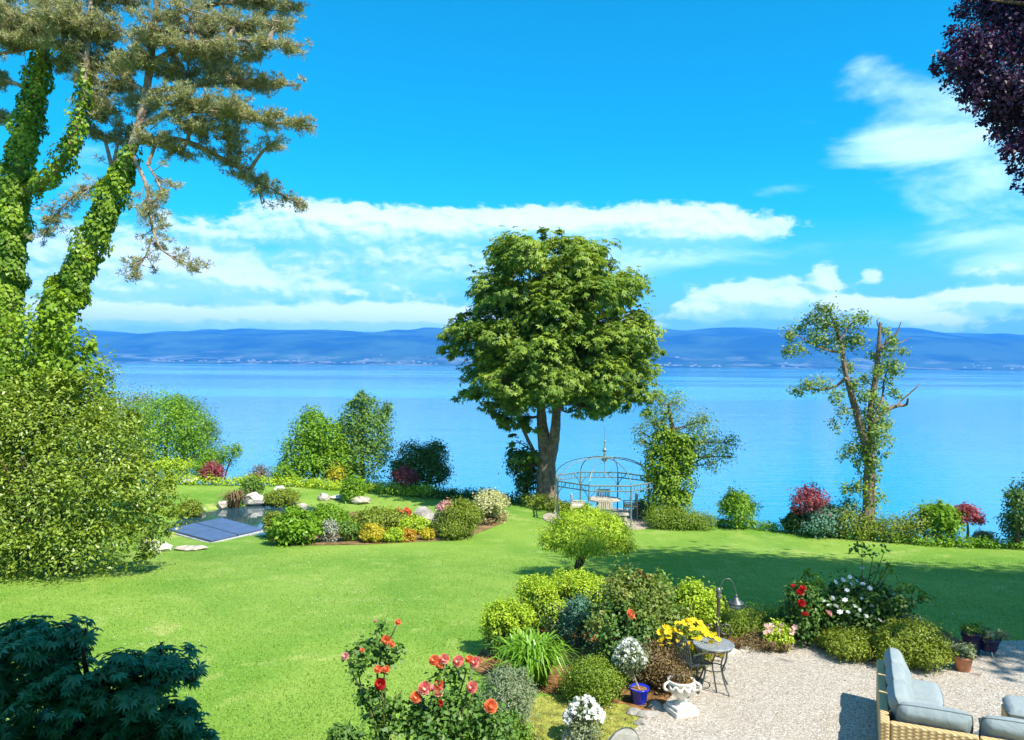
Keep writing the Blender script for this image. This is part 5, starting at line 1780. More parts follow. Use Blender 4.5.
# --- white stone urn
ub = ground(681, 713)
M['urn_stone'] = plain('urn_stone', (0.72, 0.68, 0.60), 0.8, 0, 0.15, 6.0, 0.4, 25, 0.2)
urn = thing('stone_urn', 'white stone urn with scrolled garland rim on square plinth', 'urn', ub)
mb = MB()
mb.box((ub[0], ub[1], ub[2] + .05), (.42, .42, .09), np.array([[.94, -.34, 0], [.34, .94, 0], [0, 0, 1]]))
mb.box((ub[0], ub[1], ub[2] + .125), (.36, .36, .052), np.array([[.94, -.34, 0], [.34, .94, 0], [0, 0, 1]]))
mb.build('plinth', M['urn_stone'], urn, bevel=.012)
MB().lathe([(.12, .15), (.12, .17), (.07, .20), (.055, .25), (.09, .28, 1), (.155, .33, 1), (.19, .40, 1), (.20, .46, 1), (.19, .475), (.205, .49), (.225, .525), (.225, .55), (.205, .555), (.195, .52), (.05, .51)], ub, 48, .07, 16).build('bowl', M['urn_stone'], urn, True)
MB().lathe([(.19, .50), (.195, .525), (.12, .545), (.001, .55)], ub, 24).build('soil', m_soil, urn)
for s_ in (-1, 1):
    MB().tube(spline([ub + np.array([s_ * .22, -.05, .53]), ub + np.array([s_ * .29, -.08, .49]), ub + np.array([s_ * .28, -.08, .42]), ub + np.array([s_ * .20, -.05, .39])], 10), [.02, .024, .018], 8).build('handle', M['urn_stone'], urn, True)
for k in range(5):
    a = math.pi * 1.12 + k * math.pi * .19
    p0 = ub + np.array([math.cos(a) * .215, math.sin(a) * .215, .50])
    a2 = a + math.pi * .19
    p1 = ub + np.array([math.cos(a2) * .215, math.sin(a2) * .215, .50])
    am = (a + a2) / 2
    pm_ = ub + np.array([math.cos(am) * .23, math.sin(am) * .23, .43])
    MB().tube(spline([p0, pm_, p1], 8), [.016, .025, .016], 7).build('garland', M['urn_stone'], urn, True)

leaves('dry_plant', [(ub[0] + .02, ub[1], ub[2] + .60, .17, .17, .09)], 700, .04, .02, M['brown_leaf'], urn, 71, per=5)

urn.scale = (.88, .88, .88)

# --- metal garden table and chair
tbp = ground(713, 690)
tbp = np.array([tbp[0], tbp[1], .012])
gt = thing('iron_table', 'round grey iron garden table with mesh top and curved legs', 'table', tbp)
mb = MB()
ht, rt = .70, .30
for k in range(21):
    y_ = -rt + (k + .5) * 2 * rt / 21
    xw = math.sqrt(max(0, rt * rt - y_ * y_))
    mb.tube([tbp + np.array([-xw, y_, ht]), tbp + np.array([xw, y_, ht])], [.0075, .0075], 5)
    mb.tube([tbp + np.array([y_, -xw, ht + .006]), tbp + np.array([y_, xw, ht + .006])], [.0075, .0075], 5)
a = np.linspace(0, 6.2832, 30)
mb.tube(np.stack([tbp[0] + np.cos(a) * rt, tbp[1] + np.sin(a) * rt, np.full(30, tbp[2] + ht)], 1), [.017, .017], 8, cap=False)
mb.tube(np.stack([tbp[0] + np.cos(a) * (rt - .03), tbp[1] + np.sin(a) * (rt - .03), np.full(30, tbp[2] + ht - .05)], 1), [.010, .010], 6, cap=False)
mb.build('tabletop', M['iron_light'], gt)
for k in range(4):
    a = .6 + k * math.pi / 2
    e = np.array([math.cos(a), math.sin(a), 0])
    mb = MB()
    mb.tube(spline([tbp + e * .27 + np.array([0, 0, ht - .02]), tbp + e * .25 + np.array([0, 0, .52]), tbp + e * .18 + np.array([0, 0, .34]), tbp + e * .24 + np.array([0, 0, .14]), tbp + e * .33 + np.array([0, 0, .008])], 14), [.014, .014], 7)
    mb.build('leg', M['iron'], gt)
mb = MB()
a = np.linspace(0, 6.2832, 20)
mb.tube(np.stack([tbp[0] + np.cos(a) * .18, tbp[1] + np.sin(a) * .18, np.full(20, tbp[2] + .34)], 1), [.009, .009], 6, cap=False)
mb.build('ring', M['iron'], gt)


def iron_chair(name, label, loc, rz):
    root = thing(name, label, 'chair', (0, 0, 0))
    for sx in (-1, 1):
        MB().tube(spline([(sx * .19, -.19, .44), (sx * .22, -.22, .2), (sx * .23, -.25, 0.005)], 8), [.012, .012], 7).build('leg', M['iron'], root)
        MB().tube(spline([(sx * .18, .19, .44), (sx * .21, .22, .2), (sx * .22, .27, 0.005)], 8), [.012, .012], 7).build('leg', M['iron'], root)
        MB().tube(spline([(sx * .21, .18, .62), (sx * .26, .0, .66), (sx * .25, -.2, .63), (sx * .19, -.19, .46)], 10), [.011, .011], 7).build('armrest', M['iron'], root)
    mb = MB()
    for k in range(9):
        q = -.18 + k * .045
        mb.tube([(q, -.2, .44), (q, .2, .44)], [.008, .008], 5)
        mb.tube([(-.2, q, .445), (.2, q, .445)], [.008, .008], 5)
    mb.tube([(-.2, -.2, .44), (.2, -.2, .44), (.2, .2, .44), (-.2, .2, .44), (-.2, -.2, .44)], [.012, .012], 6)
    mb.build('seat', M['iron'], root)
    mb = MB()
    mb.tube(spline([(-.19, .2, .44), (-.21, .25, .7), (-.15, .28, .86), (0, .29, .90), (.15, .28, .86), (.21, .25, .7), (.19, .2, .44)], 24), [.012, .012], 7)
    for k in range(7):
        q = -.15 + k * .05
        mb.tube([(q, .2, .45), (q * 1.05, .28, .86 - abs(q) * .3)], [.007, .007], 5)
    for k in range(5):
        z_ = .52 + k * .07
        mb.tube([(-.2, .215 + k * .012, z_), (.2, .215 + k * .012, z_)], [.006, .006], 5)
    mb.build('backrest', M['iron'], root)
    root.location = loc
    root.rotation_euler[2] = rz
    return root


cp = ground(697, 694)
iron_chair('iron_chair', 'dark iron mesh chair tucked between white urn and table', (cp[0] - .02, cp[1] + .12, .012), 2.0)

# grey chair back at the bottom edge
gp = ground(606, 796)
gc = thing('garden_chair', 'weathered grey chair with rounded back cut by bottom edge', 'chair', (0, 0, 0))
M['grey_wood'] = plain('grey_wood', (0.40, 0.385, 0.35), .75, 0, .25, 7, .3, 40)
for sx in (-1, 1):
    MB().tube([(sx * .23, -.21, 0), (sx * .22, -.20, .44)], [.022, .022], 8).build('leg', M['grey_wood'], gc)
    MB().tube([(sx * .23, .21, 0), (sx * .22, .20, .44)], [.022, .022], 8).build('leg', M['grey_wood'], gc)
MB().box((0, 0, .455), (.48, .46, .035)).build('seat', M['grey_wood'], gc, bevel=.01)
mb = MB()
aa = np.linspace(math.pi * 1.0, 0, 18)
ou = [(.25 * math.cos(t_), .22 + .05, .62 + .26 * math.sin(t_)) for t_ in aa]
vs = [(x, y, z) for x, y, z in [(-.25, .225, .46)] + ou + [(.25, .225, .46)]]
k = len(vs)
back = vs + [(x, y + .03, z) for x, y, z in vs]
mb.add(back, [tuple(range(k)), tuple(range(k, 2 * k))[::-1]] + [(i, k + i, k + (i + 1) % k, (i + 1) % k) for i in range(k)])
mb.build('backrest', M['grey_wood'], gc)
MB().tube([(-.25, .24, .46)] + [(x * 1.02, y + .015, z + .005) for x, y, z in ou] + [(.25, .24, .46)], [.009, .009], 7).build('back_rail', M['iron'], gc)
gc.location = (gp[0], gp[1], 0.015)
gc.rotation_euler[2] = 3.7

# --- lamp post with hanging lantern
lp = ground(718, 642)
lamp = thing('lamp_post', 'short iron lamp post with scrolls and a lantern on its arm', 'lamp', lp)
Yl = lp[1]
M['post_iron'] = plain('post_iron', (0.16, 0.16, 0.165), .4, .5, .2, 10, .1, 50)
hp = at(718, 588, Yl)[2] - lp[2]
MB().lathe([(.07, -.05), (.07, .03), (.045, .06), (.034, .12), (.032, hp * .80), (.048, hp * .82), (.048, hp * .85), (.034, hp * .88), (.052, hp * .92), (.048, hp * .96), (.03, hp), (.001, hp * 1.02)], lp, 16).build('post', M['post_iron'], lamp, True)
for s_ in (-1, 1):
    ps = []
    for k in range(26):
        t_ = k / 25
        a = -1.2 + t_ * 9.0
        r_ = .13 * (1 - t_ * .8)
        ps.append(lp + np.array([s_ * (.05 + .12 + r_ * math.cos(a) * 1.0 - .05), -.02, .22 + r_ * math.sin(a) * 1.15]))
    MB().tube(ps, [.014, .010], 6).build('scroll', M['post_iron'], lamp, True)
lq = at(736, 606, Yl)
top = at(722, 578, Yl)
MB().tube(spline([lp + np.array([0, 0, hp * .95]), at(724, 580, Yl), at(731, 580, Yl), at(736, 592, Yl), lq + np.array([0, 0, .19])], 20), [.008, .006], 7).build('arm', M['post_iron'], lamp, True)
lan = MB()
lan.lathe([(.02, .21), (.035, .195), (.02, .175), (.045, .155), (.06, .115), (.135, .07), (.15, .045), (.135, .03), (.08, .025)], lq, 16)
lanb = lan.build('lantern', M['iron'], lamp, True)
MB().lathe([(.085, -.02), (.09, .025), (.02, .03)], lq, 16).build('glass', plain('milky_glass', (.7, .75, .8), .2, 0, .05), lanb, True)
MB().lathe([(.06, -.05), (.10, -.02), (.08, -.015)], lq, 16).build('base', M['iron_light'], lanb, True)
shrub('wild_grass', 'wispy stems beside the lamp post top', 'plant', 707, 622, 16, 44, M['grey'], .06, .012, .35, per=5)
hedge('box_hedge', 'low clipped olive hedge right behind the lamp post', [(728, 636), (750, 634), (775, 632), (795, 634)], .42, .55, M['box'], 13000, .035, .022)
cv = ground(760, 642)
shrub('ground_cover', 'reddish brown low ground cover in front of olive hedge', 'plant', 764, 647, 54, 10, M['brown_leaf'], .035, .02, 1.6, per=7)
az2 = shrub('azalea', 'pink and cream azalea at the gravel edge, right of lamp', 'shrub', 778, 648, 34, 24, M['yellowgreen'], .05, .03, 1.8, per=7)
c_ = az2['_c']
put_blooms(az2, 'bloom', [star_mesh('bloom', M['pink_f'], .05, 5, .3)], [(c_[0] + rng.uniform(-.9, .9) * c_[3], c_[1] - rng.uniform(.0, .6) * c_[3], c_[2] + c_[4] * rng.uniform(.55, 1.05)) for _ in range(22)], rng, .4, .8, 1.3, (0, -.6, .5))

# --- right-hand bed behind the sofa
rr_ = shrub('rose_bush', 'dark rose bush with scarlet blooms left of white viburnum', 'rose', 802, 644, 48, 62, M['rosegreen'], .07, .045, 2.0, per=7, jit=.25)
c_ = rr_['_c']
put_blooms(rr_, 'bloom', [rose_mesh('bloom', M['red_f'], .055)], [at(u, v, c_[1] - .35) for u, v in [(803, 588), (800, 592), (802, 603), (805, 614), (793, 586)]], rng, .3, .8, 1.2)
put_blooms(rr_, 'bloom', [rose_mesh('bloom', M['pink_f'], .05)], [at(829, 613, c_[1] - .3)], rng)
vb = shrub('viburnum', 'dark spreading viburnum dotted with flat white flower heads', 'shrub', 862, 640, 104, 56, M['dark'], .095, .055, 2.2, per=7, jit=.25, size=.42)
c_ = vb['_c']
wm = star_mesh('bloom', M['white_f'], .05, 6, .1, rings=2)
pts = [at(u, v, c_[1] - dy) for u, v, dy in [(836, 582, .1), (843, 580, .1), (850, 577, .1), (857, 581, .2), (863, 584, .2), (870, 588, .3), (847, 590, .4), (824, 601, .5), (829, 605, .5), (836, 606, .6), (845, 600, .6), (855, 606, .6), (866, 602, .6), (872, 606, .6), (876, 604, .6), (862, 598, .5), (884, 608, .6), (892, 612, .5), (848, 612, .7),
       (858, 615, .7), (866, 616, .7), (872, 612, .6), (880, 620, .7), (893, 595, .3), (920, 617, .4), (862, 568, .0), (895, 609, .4), (852, 584, .3), (880, 600, .5), (869, 597, .5), (840, 612, .7), (833, 598, .4), (860, 610, .7)]]
put_blooms(vb, 'bloom', [wm], pts, rng, .35, .7, 1.25, (0, -.5, .7))
sp_ = MB()
cv3 = np.array(c_[:3])
shoots = []
for u, v in [(862, 548), (873, 556), (884, 552), (890, 562), (907, 588), (888, 574), (812, 578), (926, 598)]:
    e = at(u, v, c_[1] + rng.uniform(-.2, .2))
    sp_.tube(spline([cv3 + np.array([0, 0, .6]), (cv3 + e) / 2 + np.array([.0, 0, .25]), e], 8), [.014, .006], 5)
    shoots.append((*e, .16, .16, .07))
sp_.build('shoots', M['bark'], vb)
leaves('shoot_leaves', shoots, 150, .13, .06, M['mid'], vb, 64, per=6, clump=.5, shell=.1, flat=.6)
shrub('lime_shrub', 'small lime-tipped shrub poking over the viburnum at left', 'shrub', 818, 596, 16, 16, M['yellowgreen'], .07, .035, 1.6, per=6)
shrub('juniper', 'low dark olive juniper spreading along the bed before viburnum', 'shrub', 850, 655, 66, 26, M['olive'], .05, .02, 2.2, per=8, jit=.22)
shrub('juniper', 'rounded olive juniper behind the far end of the sofa', 'shrub', 912, 664, 76, 40, M['olive'], .05, .02, 2.4, per=8, jit=.22, size=.42)
shrub('spirea', 'bright yellow-green shrub in the front of the juniper mound', 'shrub', 917, 663, 34, 28, M['yellowgreen'], .04, .02, 2.2, per=8, jit=.2)
shrub('yellow_plant', 'small yellow-leaved plant at the gravel edge', 'plant', 858, 656, 20, 14, M['gold'], .05, .03, 2.0, per=6)
shrub('bed_plant', 'small green plant at the bed edge left of the yellow one', 'plant', 838, 652, 24, 14, M['mid'], .05, .025, 1.6, per=6)

# --- pots by the gravel on the right
def pot_plant(pname, plabel, label, u, v, rpx, hpx, pmat, lmat, fw, fh, sq=False, flower=None, legs=False):
    c = ground(u, v)
    pm = c[1] / F
    r, h = rpx * pm, hpx * pm
    root = thing(pname, plabel, 'pot', c)
    z0 = .0
    if legs:
        z0 = h * .35
    cb = c + np.array([0, 0, z0 + .014])
    prof = [(r * .05, 0), (r * .68, 0), (r * .72, h * .04), (r * .95, h * .80), (r * 1.06, h * .82), (r * 1.06, h * .97), (r * .98, h), (r * .92, h * .95), (r * .05, h * .93)]
    MB().lathe(prof, cb, 4 if sq else 24).build('body', pmat, root, not sq)
    MB().lathe([(r * .85, h * .93), (r * .9, h * .955), (.001, h * .97)], cb, 16).build('soil', m_soil, root)
    if legs:
        for k in range(3):
            a = k * 2.094 + .4
            MB().tube([cb + np.array([math.cos(a) * r * .6, math.sin(a) * r * .6, .0]), c + np.array([math.cos(a) * r * .95, math.sin(a) * r * .95, .012])], [.018, .014], 6).build('leg', M['iron'], root)
    pl_ = thing('pot_plant', label, 'plant', cb + np.array([0, 0, h * .95]))
    fw, fh = fw * pm, fh * pm
    rr = np.random.default_rng(int(u))
    lob = [(cb[0] + rr.normal() * fw * .3, cb[1] + rr.normal() * fw * .3, cb[2] + h + fh * rr.uniform(.2, .6), fw * .5, fw * .5, fh * .5) for _ in range(6)]
    leaves('foliage', lob, 900, .05, .03, lmat, pl_, int(u), per=6, clump=.3, shell=.3)
    stems(cb + np.array([0, 0, h * .93]), fh * .6, fw * .4, 5, .008, rr, .03).build('stem', M['bark'], pl_)
    return root


M['terracotta'] = plain('terracotta', (0.50, 0.21, 0.11), .8, 0, .2, 8, .2, 40)
M['dark_glaze'] = plain('dark_blue_glaze', (0.010, 0.013, 0.06), .25, 0, .2, 8)
pot_plant('terracotta_pot', 'terracotta pot at the gravel edge behind the sofa', 'pale sprawling plant in the terracotta pot', 963, 671, 9, 15, M['terracotta'], M['grey'], 13, 9)
pot_plant('glazed_pot', 'tall dark blue square pot standing left of its pair', 'low green plant in the tall dark square pot', 972, 656, 11, 24, M['dark_glaze'], M['mid'], 12, 6, True)
pot_plant('glazed_pot', 'wide dark blue bowl pot on legs right of tall pot', 'greyish mound plant in the wide dark bowl', 988, 655, 11, 13, M['dark_glaze'], M['grey'], 13, 7, False, None, True)
tuft('spiky_plant', 'small dark spiky plant beside the terracotta pot', 955, 662, 18, 14, M['bronze'], 40, .015)

# ================================================================ WICKER SOFA
m_wick, t, out = mat_new('wicker')
co = t.new('ShaderNodeTexCoord').outputs['Object']
TH = R(66.5)
su = t.v('DOT_PRODUCT', co, (math.cos(TH) + math.sin(TH), math.sin(TH) - math.cos(TH), 0)).outputs['Value']
sepw = t.new('ShaderNodeSeparateXYZ')
t.l.new(co, sepw.inputs[0])
wob = t.m('MULTIPLY', t.noise(co, 14, 2), .5)
ribs = t.m('ADD', .5, t.m('MULTIPLY', t.m('SINE', t.m('ADD', t.m('MULTIPLY', su, 78.0), wob)), .5))
flip = t.m('SIGN', t.m('SINE', t.m('MULTIPLY', su, 39.0)))
strand = t.m('ADD', .5, t.m('MULTIPLY', t.m('SINE', t.m('ADD', t.m('MULTIPLY', sepw.outputs[2], 150.0), t.m('MULTIPLY', flip, 1.57))), .5))
wn = t.noise(co, 9, 4)
gn = t.new('ShaderNodeNewGeometry')
sepn = t.new('ShaderNodeSeparateXYZ')
t.l.new(gn.outputs['True Normal'], sepn.inputs[0])
top_ = t.sstep(t.m('ABSOLUTE', sepn.outputs[2]), .6, .9)
strand = t.m('ADD', t.m('MULTIPLY', strand, t.m('SUBTRACT', 1.0, top_)), t.m('MULTIPLY', top_, .8))
wf_ = t.m('MULTIPLY', t.m('ADD', .25, t.m('MULTIPLY', ribs, .75)), t.m('ADD', .45, t.m('MULTIPLY', strand, .55)))
c = t.mix(wf_, (0.23, 0.135, 0.05, 1), (0.72, 0.53, 0.25, 1))
c = t.mix(t.m('MULTIPLY', wn, .35), c, (0.68, 0.50, 0.24, 1))
p = princ(t, Base_Color=c, Roughness=.6)
b = t.new('ShaderNodeBump')
b.inputs['Strength'].default_value = .9
b.inputs['Distance'].default_value = .012
t.l.new(wf_, b.inputs['Height'])
t.l.new(b.outputs[0], p.inputs['Normal'])
t.l.new(p.outputs[0], out.inputs[0])
m_cush, t, out = mat_new('sofa_fabric')
co = t.new('ShaderNodeTexCoord').outputs['Object']
n_ = t.noise(co, 6, 4)
c = t.mix(n_, (0.225, 0.275, 0.285, 1), (0.31, 0.36, 0.37, 1))
p = princ(t, Base_Color=c, Roughness=.9)
p.inputs['Specular IOR Level'].default_value = .2
b = t.new('ShaderNodeBump')
b.inputs['Strength'].default_value = .45
b.inputs['Distance'].default_value = .03
wr = t.noise(t.v('MULTIPLY', co, (1, 1, .5)).outputs[0], 7.0, 3, .5, 1.2)
t.l.new(t.m('ADD', wr, t.m('MULTIPLY', t.noise(co, 400, 1), .05)), b.inputs['Height'])
t.l.new(b.outputs[0], p.inputs['Normal'])
t.l.new(p.outputs[0], out.inputs[0])


m_pipe = plain('piping', (0.15, 0.19, 0.20), .9, 0, .1, 10)


def cushion(name, size, M3, c, parent, puff=.35, sag=0.0, seed=1):
    """a stuffed cushion: pillow-shaped closed surface, thin at the seams"""
    r_ = np.random.default_rng(seed)
    sx, sy, sz = size
    n = 14
    u_ = np.linspace(-1, 1, n)
    U, V = np.meshgrid(u_, u_, indexing='ij')
    edge_ = (1 - np.abs(U) ** 5) * (1 - np.abs(V) ** 5)
    prof = np.clip(edge_, 0, 1) ** .45
    wav = .05 * np.sin(U * 4 + r_.random() * 6) * np.sin(V * 3 + r_.random() * 6) + .03 * np.sin(U * 9 + V * 4)
    corner = 1 - .045 * (np.abs(U) ** 2) * (np.abs(V) ** 2)
    X = U * sx / 2 * corner
    Y = V * sy / 2 * corner
    zt = (sz / 2) * ((1 - puff) * np.clip(edge_ * 6, 0, 1) + puff * prof) * (1 + wav)
    top = np.stack([X, Y, zt], -1).reshape(-1, 3)
    bot = np.stack([X, Y, -zt], -1).reshape(-1, 3)
    vs = np.concatenate([top, bot])
    fs = []
    for i in range(n - 1):
        for j in range(n - 1):
            a_ = i * n + j
            fs.append((a_, a_ + n, a_ + n + 1, a_ + 1))
            fs.append((n * n + a_, n * n + a_ + 1, n * n + a_ + n + 1, n * n + a_ + n))
    rim = [i * n for i in range(n)] + [(n - 1) * n + j for j in range(1, n)] + [i * n + n - 1 for i in range(n - 2, -1, -1)] + [j for j in range(n - 2, 0, -1)]
    for i in range(len(rim)):
        a_, b_ = rim[i], rim[(i + 1) % len(rim)]
        fs.append((a_, b_, n * n + b_, n * n + a_))
    vs = vs @ np.asarray(M3).T + np.asarray(c)
    mb = MB()
    mb.add(vs, fs)
    o = mb.build(name, m_cush, parent, True)
    rp = np.array([np.array([X.reshape(-1)[q] * 1.0, Y.reshape(-1)[q] * 1.0, 0.0]) for q in rim + rim[:1]]) @ np.asarray(M3).T + np.asarray(c)
    MB().tube(rp, [.009, .009], 5, cap=False).build('piping', m_pipe, o, True)
    import bmesh
    bm = bmesh.new()
    bm.from_mesh(o.data)
    bmesh.ops.recalc_face_normals(bm, faces=bm.faces[:])
    for e_ in bm.edges:
        if len(e_.link_faces) == 2 and e_.calc_face_angle() > 1.0:
            e_.smooth = False
    bm.to_mesh(o.data)
    bm.free()
    return o


TH = R(66.5)
dA = np.array([math.cos(TH), math.sin(TH), 0])            # along the long back, away from the viewer
dB = np.array([math.sin(TH), -math.cos(TH), 0])           # along the near back, to the right
UP = np.array([0, 0, 1.0])
K = np.array([4.55, 9.78, 0.012])                          # outer corner on the ground


def sp3(a_, b_, z_):
    return K + dA * a_ + dB * b_ + UP * z_


MS = np.stack([dA, dB, UP], 1)                             # local (along A, along B, up)
LA, LB, DP, HB, HS = 2.30, 1.06, 0.84, 0.66, 0.30
sofa = thing('corner_sofa', 'wicker corner sofa with grey-blue cushions on the gravel', 'sofa', K)


def sbox(mb, a0, a1, b0, b1, z0, z1):
    mb.box(sp3((a0 + a1) / 2, (b0 + b1) / 2, (z0 + z1) / 2), (a1 - a0, b1 - b0, z1 - z0), MS)


mb = MB(); sbox(mb, 0, LA, 0, .11, .03, HB); mb.build('back_frame', m_wick, sofa, bevel=.018)
mb = MB(); sbox(mb, 0, .11, .112, LB, .03, HB - .004); mb.build('back_frame', m_wick, sofa, bevel=.018)
mb = MB(); sbox(mb, .112, LA, .112, DP, .03, HS); mb.build('seat_base', m_wick, sofa, bevel=.018)
mb = MB(); sbox(mb, .112, DP, DP + .002, LB, .03, HS); mb.build('seat_base', m_wick, sofa, bevel=.018)
for a_, b_ in [(.05, .05), (LA - .05, .05), (LA - .05, DP - .06), (.05, LB - .06), (DP - .05, LB - .06)]:
    mb = MB(); sbox(mb, a_ - .03, a_ + .03, b_ - .03, b_ + .03, 0, .03); mb.build('foot', M['iron'], sofa)
# seat cushions
segA = [(.13, .80), (.805, 1.54), (1.545, 2.28)]
for i, (a0, a1) in enumerate(segA):
    cushion('seat_cushion', (a1 - a0, DP - .12, .17), MS, sp3((a0 + a1) / 2, .12 + (DP - .12) / 2, HS + .085), sofa, .25, seed=i)
cushion('seat_cushion', (DP - .13, LB - DP, .17), MS, sp3(.13 + (DP - .13) / 2, DP + (LB - DP) / 2, HS + .085), sofa, .25, seed=9)
# back cushions lean on the backs
ti = R(66)
for i, (a0, a1) in enumerate([(.30, .93), (.97, 1.59), (1.63, 2.26)]):
    m3 = np.stack([dA, -dB * math.cos(ti) + UP * math.sin(ti), dB * math.sin(ti) + UP * math.cos(ti)], 1)
    cushion('back_cushion', (a1 - a0, .50, .26), m3, sp3((a0 + a1) / 2, .275, HS + .36), sofa, 1.0, seed=20 + i)
m3 = np.stack([dB, -dA * math.cos(ti) + UP * math.sin(ti), dA * math.sin(ti) + UP * math.cos(ti)], 1)
cushion('back_cushion', (.84, .46, .24), m3, sp3(.27, .60, HS + .34), sofa, 1.0, seed=31)

sofa2 = thing('sofa_section', 'second wicker seat section butting the corner sofa at bottom right', 'sofa', sp3(0, LB + .012, 0))
b0 = LB + .014
mb = MB(); sbox(mb, 0, .11, b0, b0 + .80, .03, HB - .006); mb.build('back_frame', m_wick, sofa2, bevel=.018)
mb = MB(); sbox(mb, .112, DP, b0, b0 + .80, .03, HS); mb.build('seat_base', m_wick, sofa2, bevel=.018)
for a_, b_ in [(.05, b0 + .05), (.05, b0 + .75), (DP - .05, b0 + .05), (DP - .05, b0 + .75)]:
    mb = MB(); sbox(mb, a_ - .03, a_ + .03, b_ - .03, b_ + .03, 0, .03); mb.build('foot', M['iron'], sofa2)
cushion('seat_cushion', (DP - .13, .78, .17), MS, sp3(.13 + (DP - .13) / 2, b0 + .4, HS + .085), sofa2, .25, seed=41)
cushion('back_cushion', (.76, .46, .24), m3, sp3(.27, b0 + .40, HS + .34), sofa2, 1.0, seed=42)

ot_c = ground(1030, 738)
ot = thing('ottoman', 'wicker footstool with pale grey cushion at the right edge', 'footstool', ot_c)
Mo = np.asarray(MS)
mb = MB(); mb.box(ot_c + UP * .17, (.60, .60, .28), Mo); mb.build('base', m_wick, ot, bevel=.018)
for sa in (-1, 1):
    for sb in (-1, 1):
        MB().box(ot_c + dA * sa * .25 + dB * sb * .25 + UP * .016, (.06, .06, .034), Mo).build('foot', M['iron'], ot)
cushion('cushion', (.60, .60, .15), Mo, ot_c + UP * .385, ot, .25, seed=51)

# ================================================================ ROSES IN FRONT, MAPLE IN THE SHADE
YR = 8.6
def rose_front(label, foot, stems_px, blooms, leafl, seed, nl):
    r_ = np.random.default_rng(seed)
    c = at(foot, 700, YR)
    c[2] = 0.0
    root = thing('rose_bush', label, 'rose', c)
    mb = MB()
    ends = []
    for st_ in stems_px:
        pts_ = [c + np.array([r_.normal() * .05, r_.normal() * .05, -.05]), (c + at(st_[0][0], st_[0][1], YR)) / 2 + np.array([0, 0, .1])] + [at(u, v, YR + r_.uniform(-.12, .12)) for u, v in st_]
        mb.tube(spline(pts_, 16), [.018, .012, .006], 6, .1)
    mb.build('stem', M['mid_stem'], root)
    lob = [pxlobe(u, v, r, YR, r_.uniform(-.15, .15), .8) for u, v, r in leafl]
    leaves('foliage', lob, nl, .068, .048, M['rosegreen'], root, seed, per=5, clump=.38, shell=.15, rough=.25)
    for u, v, r, kind in blooms:
        me = rose_mesh('bloom', M[kind], r / F * YR * .47, r_, 5)
        put_blooms(root, 'bloom', [me], [at(u, v, YR - .16)], r_, .25, .95, 1.1, (0, -.75, .55))
    return root


M['mid_stem'] = plain('green_stem', (0.10, 0.12, 0.04), .6, 0, .3, 10)
rose_front('tall sparse rose with a crimson bloom and orange buds, at left', 388, [[(372, 715), (352, 672), (347, 658)], [(383, 705), (381, 686)], [(380, 712), (378, 660), (392, 635), (397, 624)], [(385, 720), (384, 670), (376, 632)], [(378, 725), (362, 690), (358, 668)], [(388, 730), (394, 705), (402, 690)]],
           [(398, 622, 6, 'orange_f'), (386, 640, 8, 'orange_f'), (392, 644, 6, 'orange_f'), (345, 656, 7, 'pink_f'), (378, 669, 7, 'orange_f'), (386, 669, 7, 'orange_f'), (380, 684, 10, 'red_f'), (376, 621, 4, 'pink_f'), (362, 650, 4, 'orange_f')],
           [(383, 626, 6), (370, 645, 12), (358, 655, 12), (395, 652, 9), (380, 655, 14), (358, 668, 9), (385, 660, 10), (372, 700, 14), (366, 698, 10), (392, 702, 10), (378, 716, 12), (400, 708, 10), (385, 730, 14)], 301, 850)
rose_front('rose bush with salmon and red-white blooms, leaning right', 455, [[(440, 715), (436, 692)], [(448, 720), (444, 680), (447, 664)], [(455, 715), (466, 672)], [(465, 720), (474, 690)], [(470, 725), (486, 712)], [(430, 720), (420, 700)], [(462, 715), (470, 680), (474, 664)]],
           [(434, 660, 9, 'orange_f'), (444, 659, 9, 'bicolor_f'), (440, 664, 8, 'orange_f'), (458, 661, 10, 'bicolor_f'), (469, 659, 8, 'orange_f'), (475, 662, 10, 'bicolor_f'), (416, 697, 10, 'orange_f'), (425, 688, 11, 'bicolor_f'), (437, 690, 12, 'bicolor_f'), (439, 684, 8, 'orange_f'), (472, 687, 10, 'bicolor_f'), (491, 706, 12, 'orange_f'), (440, 704, 7, 'red_f'), (421, 690, 7, 'bicolor_f')],
           [(445, 712, 24), (430, 722, 20), (465, 708, 22), (480, 722, 22), (455, 730, 26), (495, 728, 18), (410, 722, 14), (444, 674, 8), (460, 676, 9), (472, 698, 12), (430, 735, 22), (480, 738, 24), (420, 708, 10)], 302, 2300)
c = at(345, 742, YR)
shrub('cotoneaster', 'low dark sprig at the very bottom, left of the roses', 'shrub', 345, 752, 44, 24, M['rosegreen'], .07, .045, 1.1, per=5, jit=.25, rough=.3)
shrub('southernwood', 'soft grey-green feathery bush behind the right roses', 'shrub', 505, 738, 58, 68, M['grey'], .05, .014, 1.9, per=9, jit=.2)
shrub('sedge', 'dark green leafy perennial at the foot of the right roses', 'plant', 505, 752, 52, 40, M['mid'], .09, .03, 1.6, per=7)

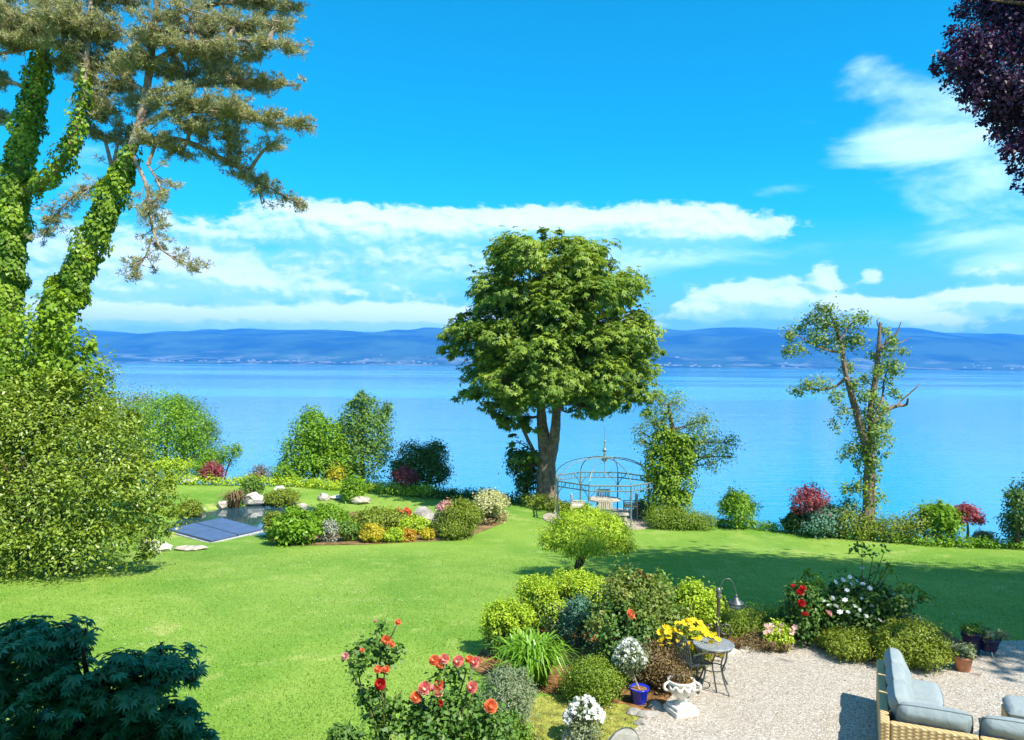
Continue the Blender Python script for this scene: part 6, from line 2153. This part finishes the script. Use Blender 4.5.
# Japanese maple in the shade of the house
mpb = at(70, 760, 4.3)
mpb[2] = 0.0
mp = thing('maple_tree', 'dark green maple crown in deep shade at the lower left corner', 'tree', mpb)
YM = 4.3
LM = [(40, 640, 34), (75, 640, 20), (10, 650, 34), (60, 655, 30), (165, 660, 24), (180, 672, 18), (120, 665, 22), (140, 690, 40), (105, 685, 24), (60, 695, 40), (20, 690, 40), (95, 720, 44), (150, 720, 34), (175, 715, 22), (40, 735, 50), (190, 740, 22), (-20, 700, 50), (120, 750, 50), (205, 748, 16), (0, 640, 22), (60, 780, 70), (150, 790, 60), (80, 632, 12), (165, 648, 12)]
rng = np.random.default_rng(88)
lobm = [pxlobe(u, v, r, YM, rng.uniform(-.25, .2), .55) for u, v, r in LM]
mb = MB()
tpm = spline([mpb + np.array([0, 0, -.1]), mpb + np.array([.05, .05, 1.2]), mpb + np.array([0, 0, 2.2]), at(90, 690, YM)], 14)
mb.tube(tpm, [.10, .08, .05, .02], 9, .15)
limbs_to(mb, lobm, tpm, rng, .03, 1, .5)
mb.build('trunk', M['bark_dark'], mp)
leaves('crown', lobm, 5200, .058, .017, M['maple_dark'], mp, 89, palm=7, down=.35, per=8, clump=.26, shell=.35, up=1.1, flat=.5, jitter=.45, droop=.25)

# ================================================================ THE HOUSE BEHIND THE VIEWER (unseen; its eaves are made extra deep to shade the maple)
hs_ = thing('house', 'unseen cream house behind the viewpoint, eaves deepened to cast shade', 'house', (0, -7, 0))
m_wall = plain('render_wall', (0.62, 0.56, 0.46), .9, 0, .08, 2, .2, 30)
m_roof = plain('roof_tile', (0.20, 0.10, 0.07), .8, 0, .3, 3, .3, 12)
mb = MB(); mb.box((0, -7, 4.5), (18, 11, 9.2)); mb.build('wall', m_wall, hs_)
mb = MB()
ef, er, zr, ze = 2.0, -16.0, 13.2, 8.8
mb.add([(-10.5, ef, ze), (10.5, ef, ze), (10.5, -7, zr), (-10.5, -7, zr), (-10.5, er, ze), (10.5, er, ze),
        (-10.5, ef, ze + .22), (10.5, ef, ze + .22), (10.5, -7, zr + .22), (-10.5, -7, zr + .22), (-10.5, er, ze + .22), (10.5, er, ze + .22)],
       [(0, 3, 2, 1), (3, 4, 5, 2), (6, 7, 8, 9), (9, 8, 11, 10), (0, 1, 7, 6), (4, 10, 11, 5), (0, 6, 9, 3), (3, 9, 10, 4), (1, 2, 8, 7), (2, 5, 11, 8)])
mb.build('roof', m_roof, hs_)
for i, (x_, z_) in enumerate([(-5.5, 2), (-1.8, 2), (1.8, 2), (5.5, 2), (-5.5, 5.4), (5.5, 5.4)]):
    wdo = MB().box((x_, -1.47, z_), (1.3, .08, 1.7)).build('window', plain('window_frame', (.7, .68, .62), .5), hs_)
    MB().box((x_, -1.44, z_), (1.1, .06, 1.5)).build('pane', plain('window_glass', (.04, .05, .06), .08), wdo)
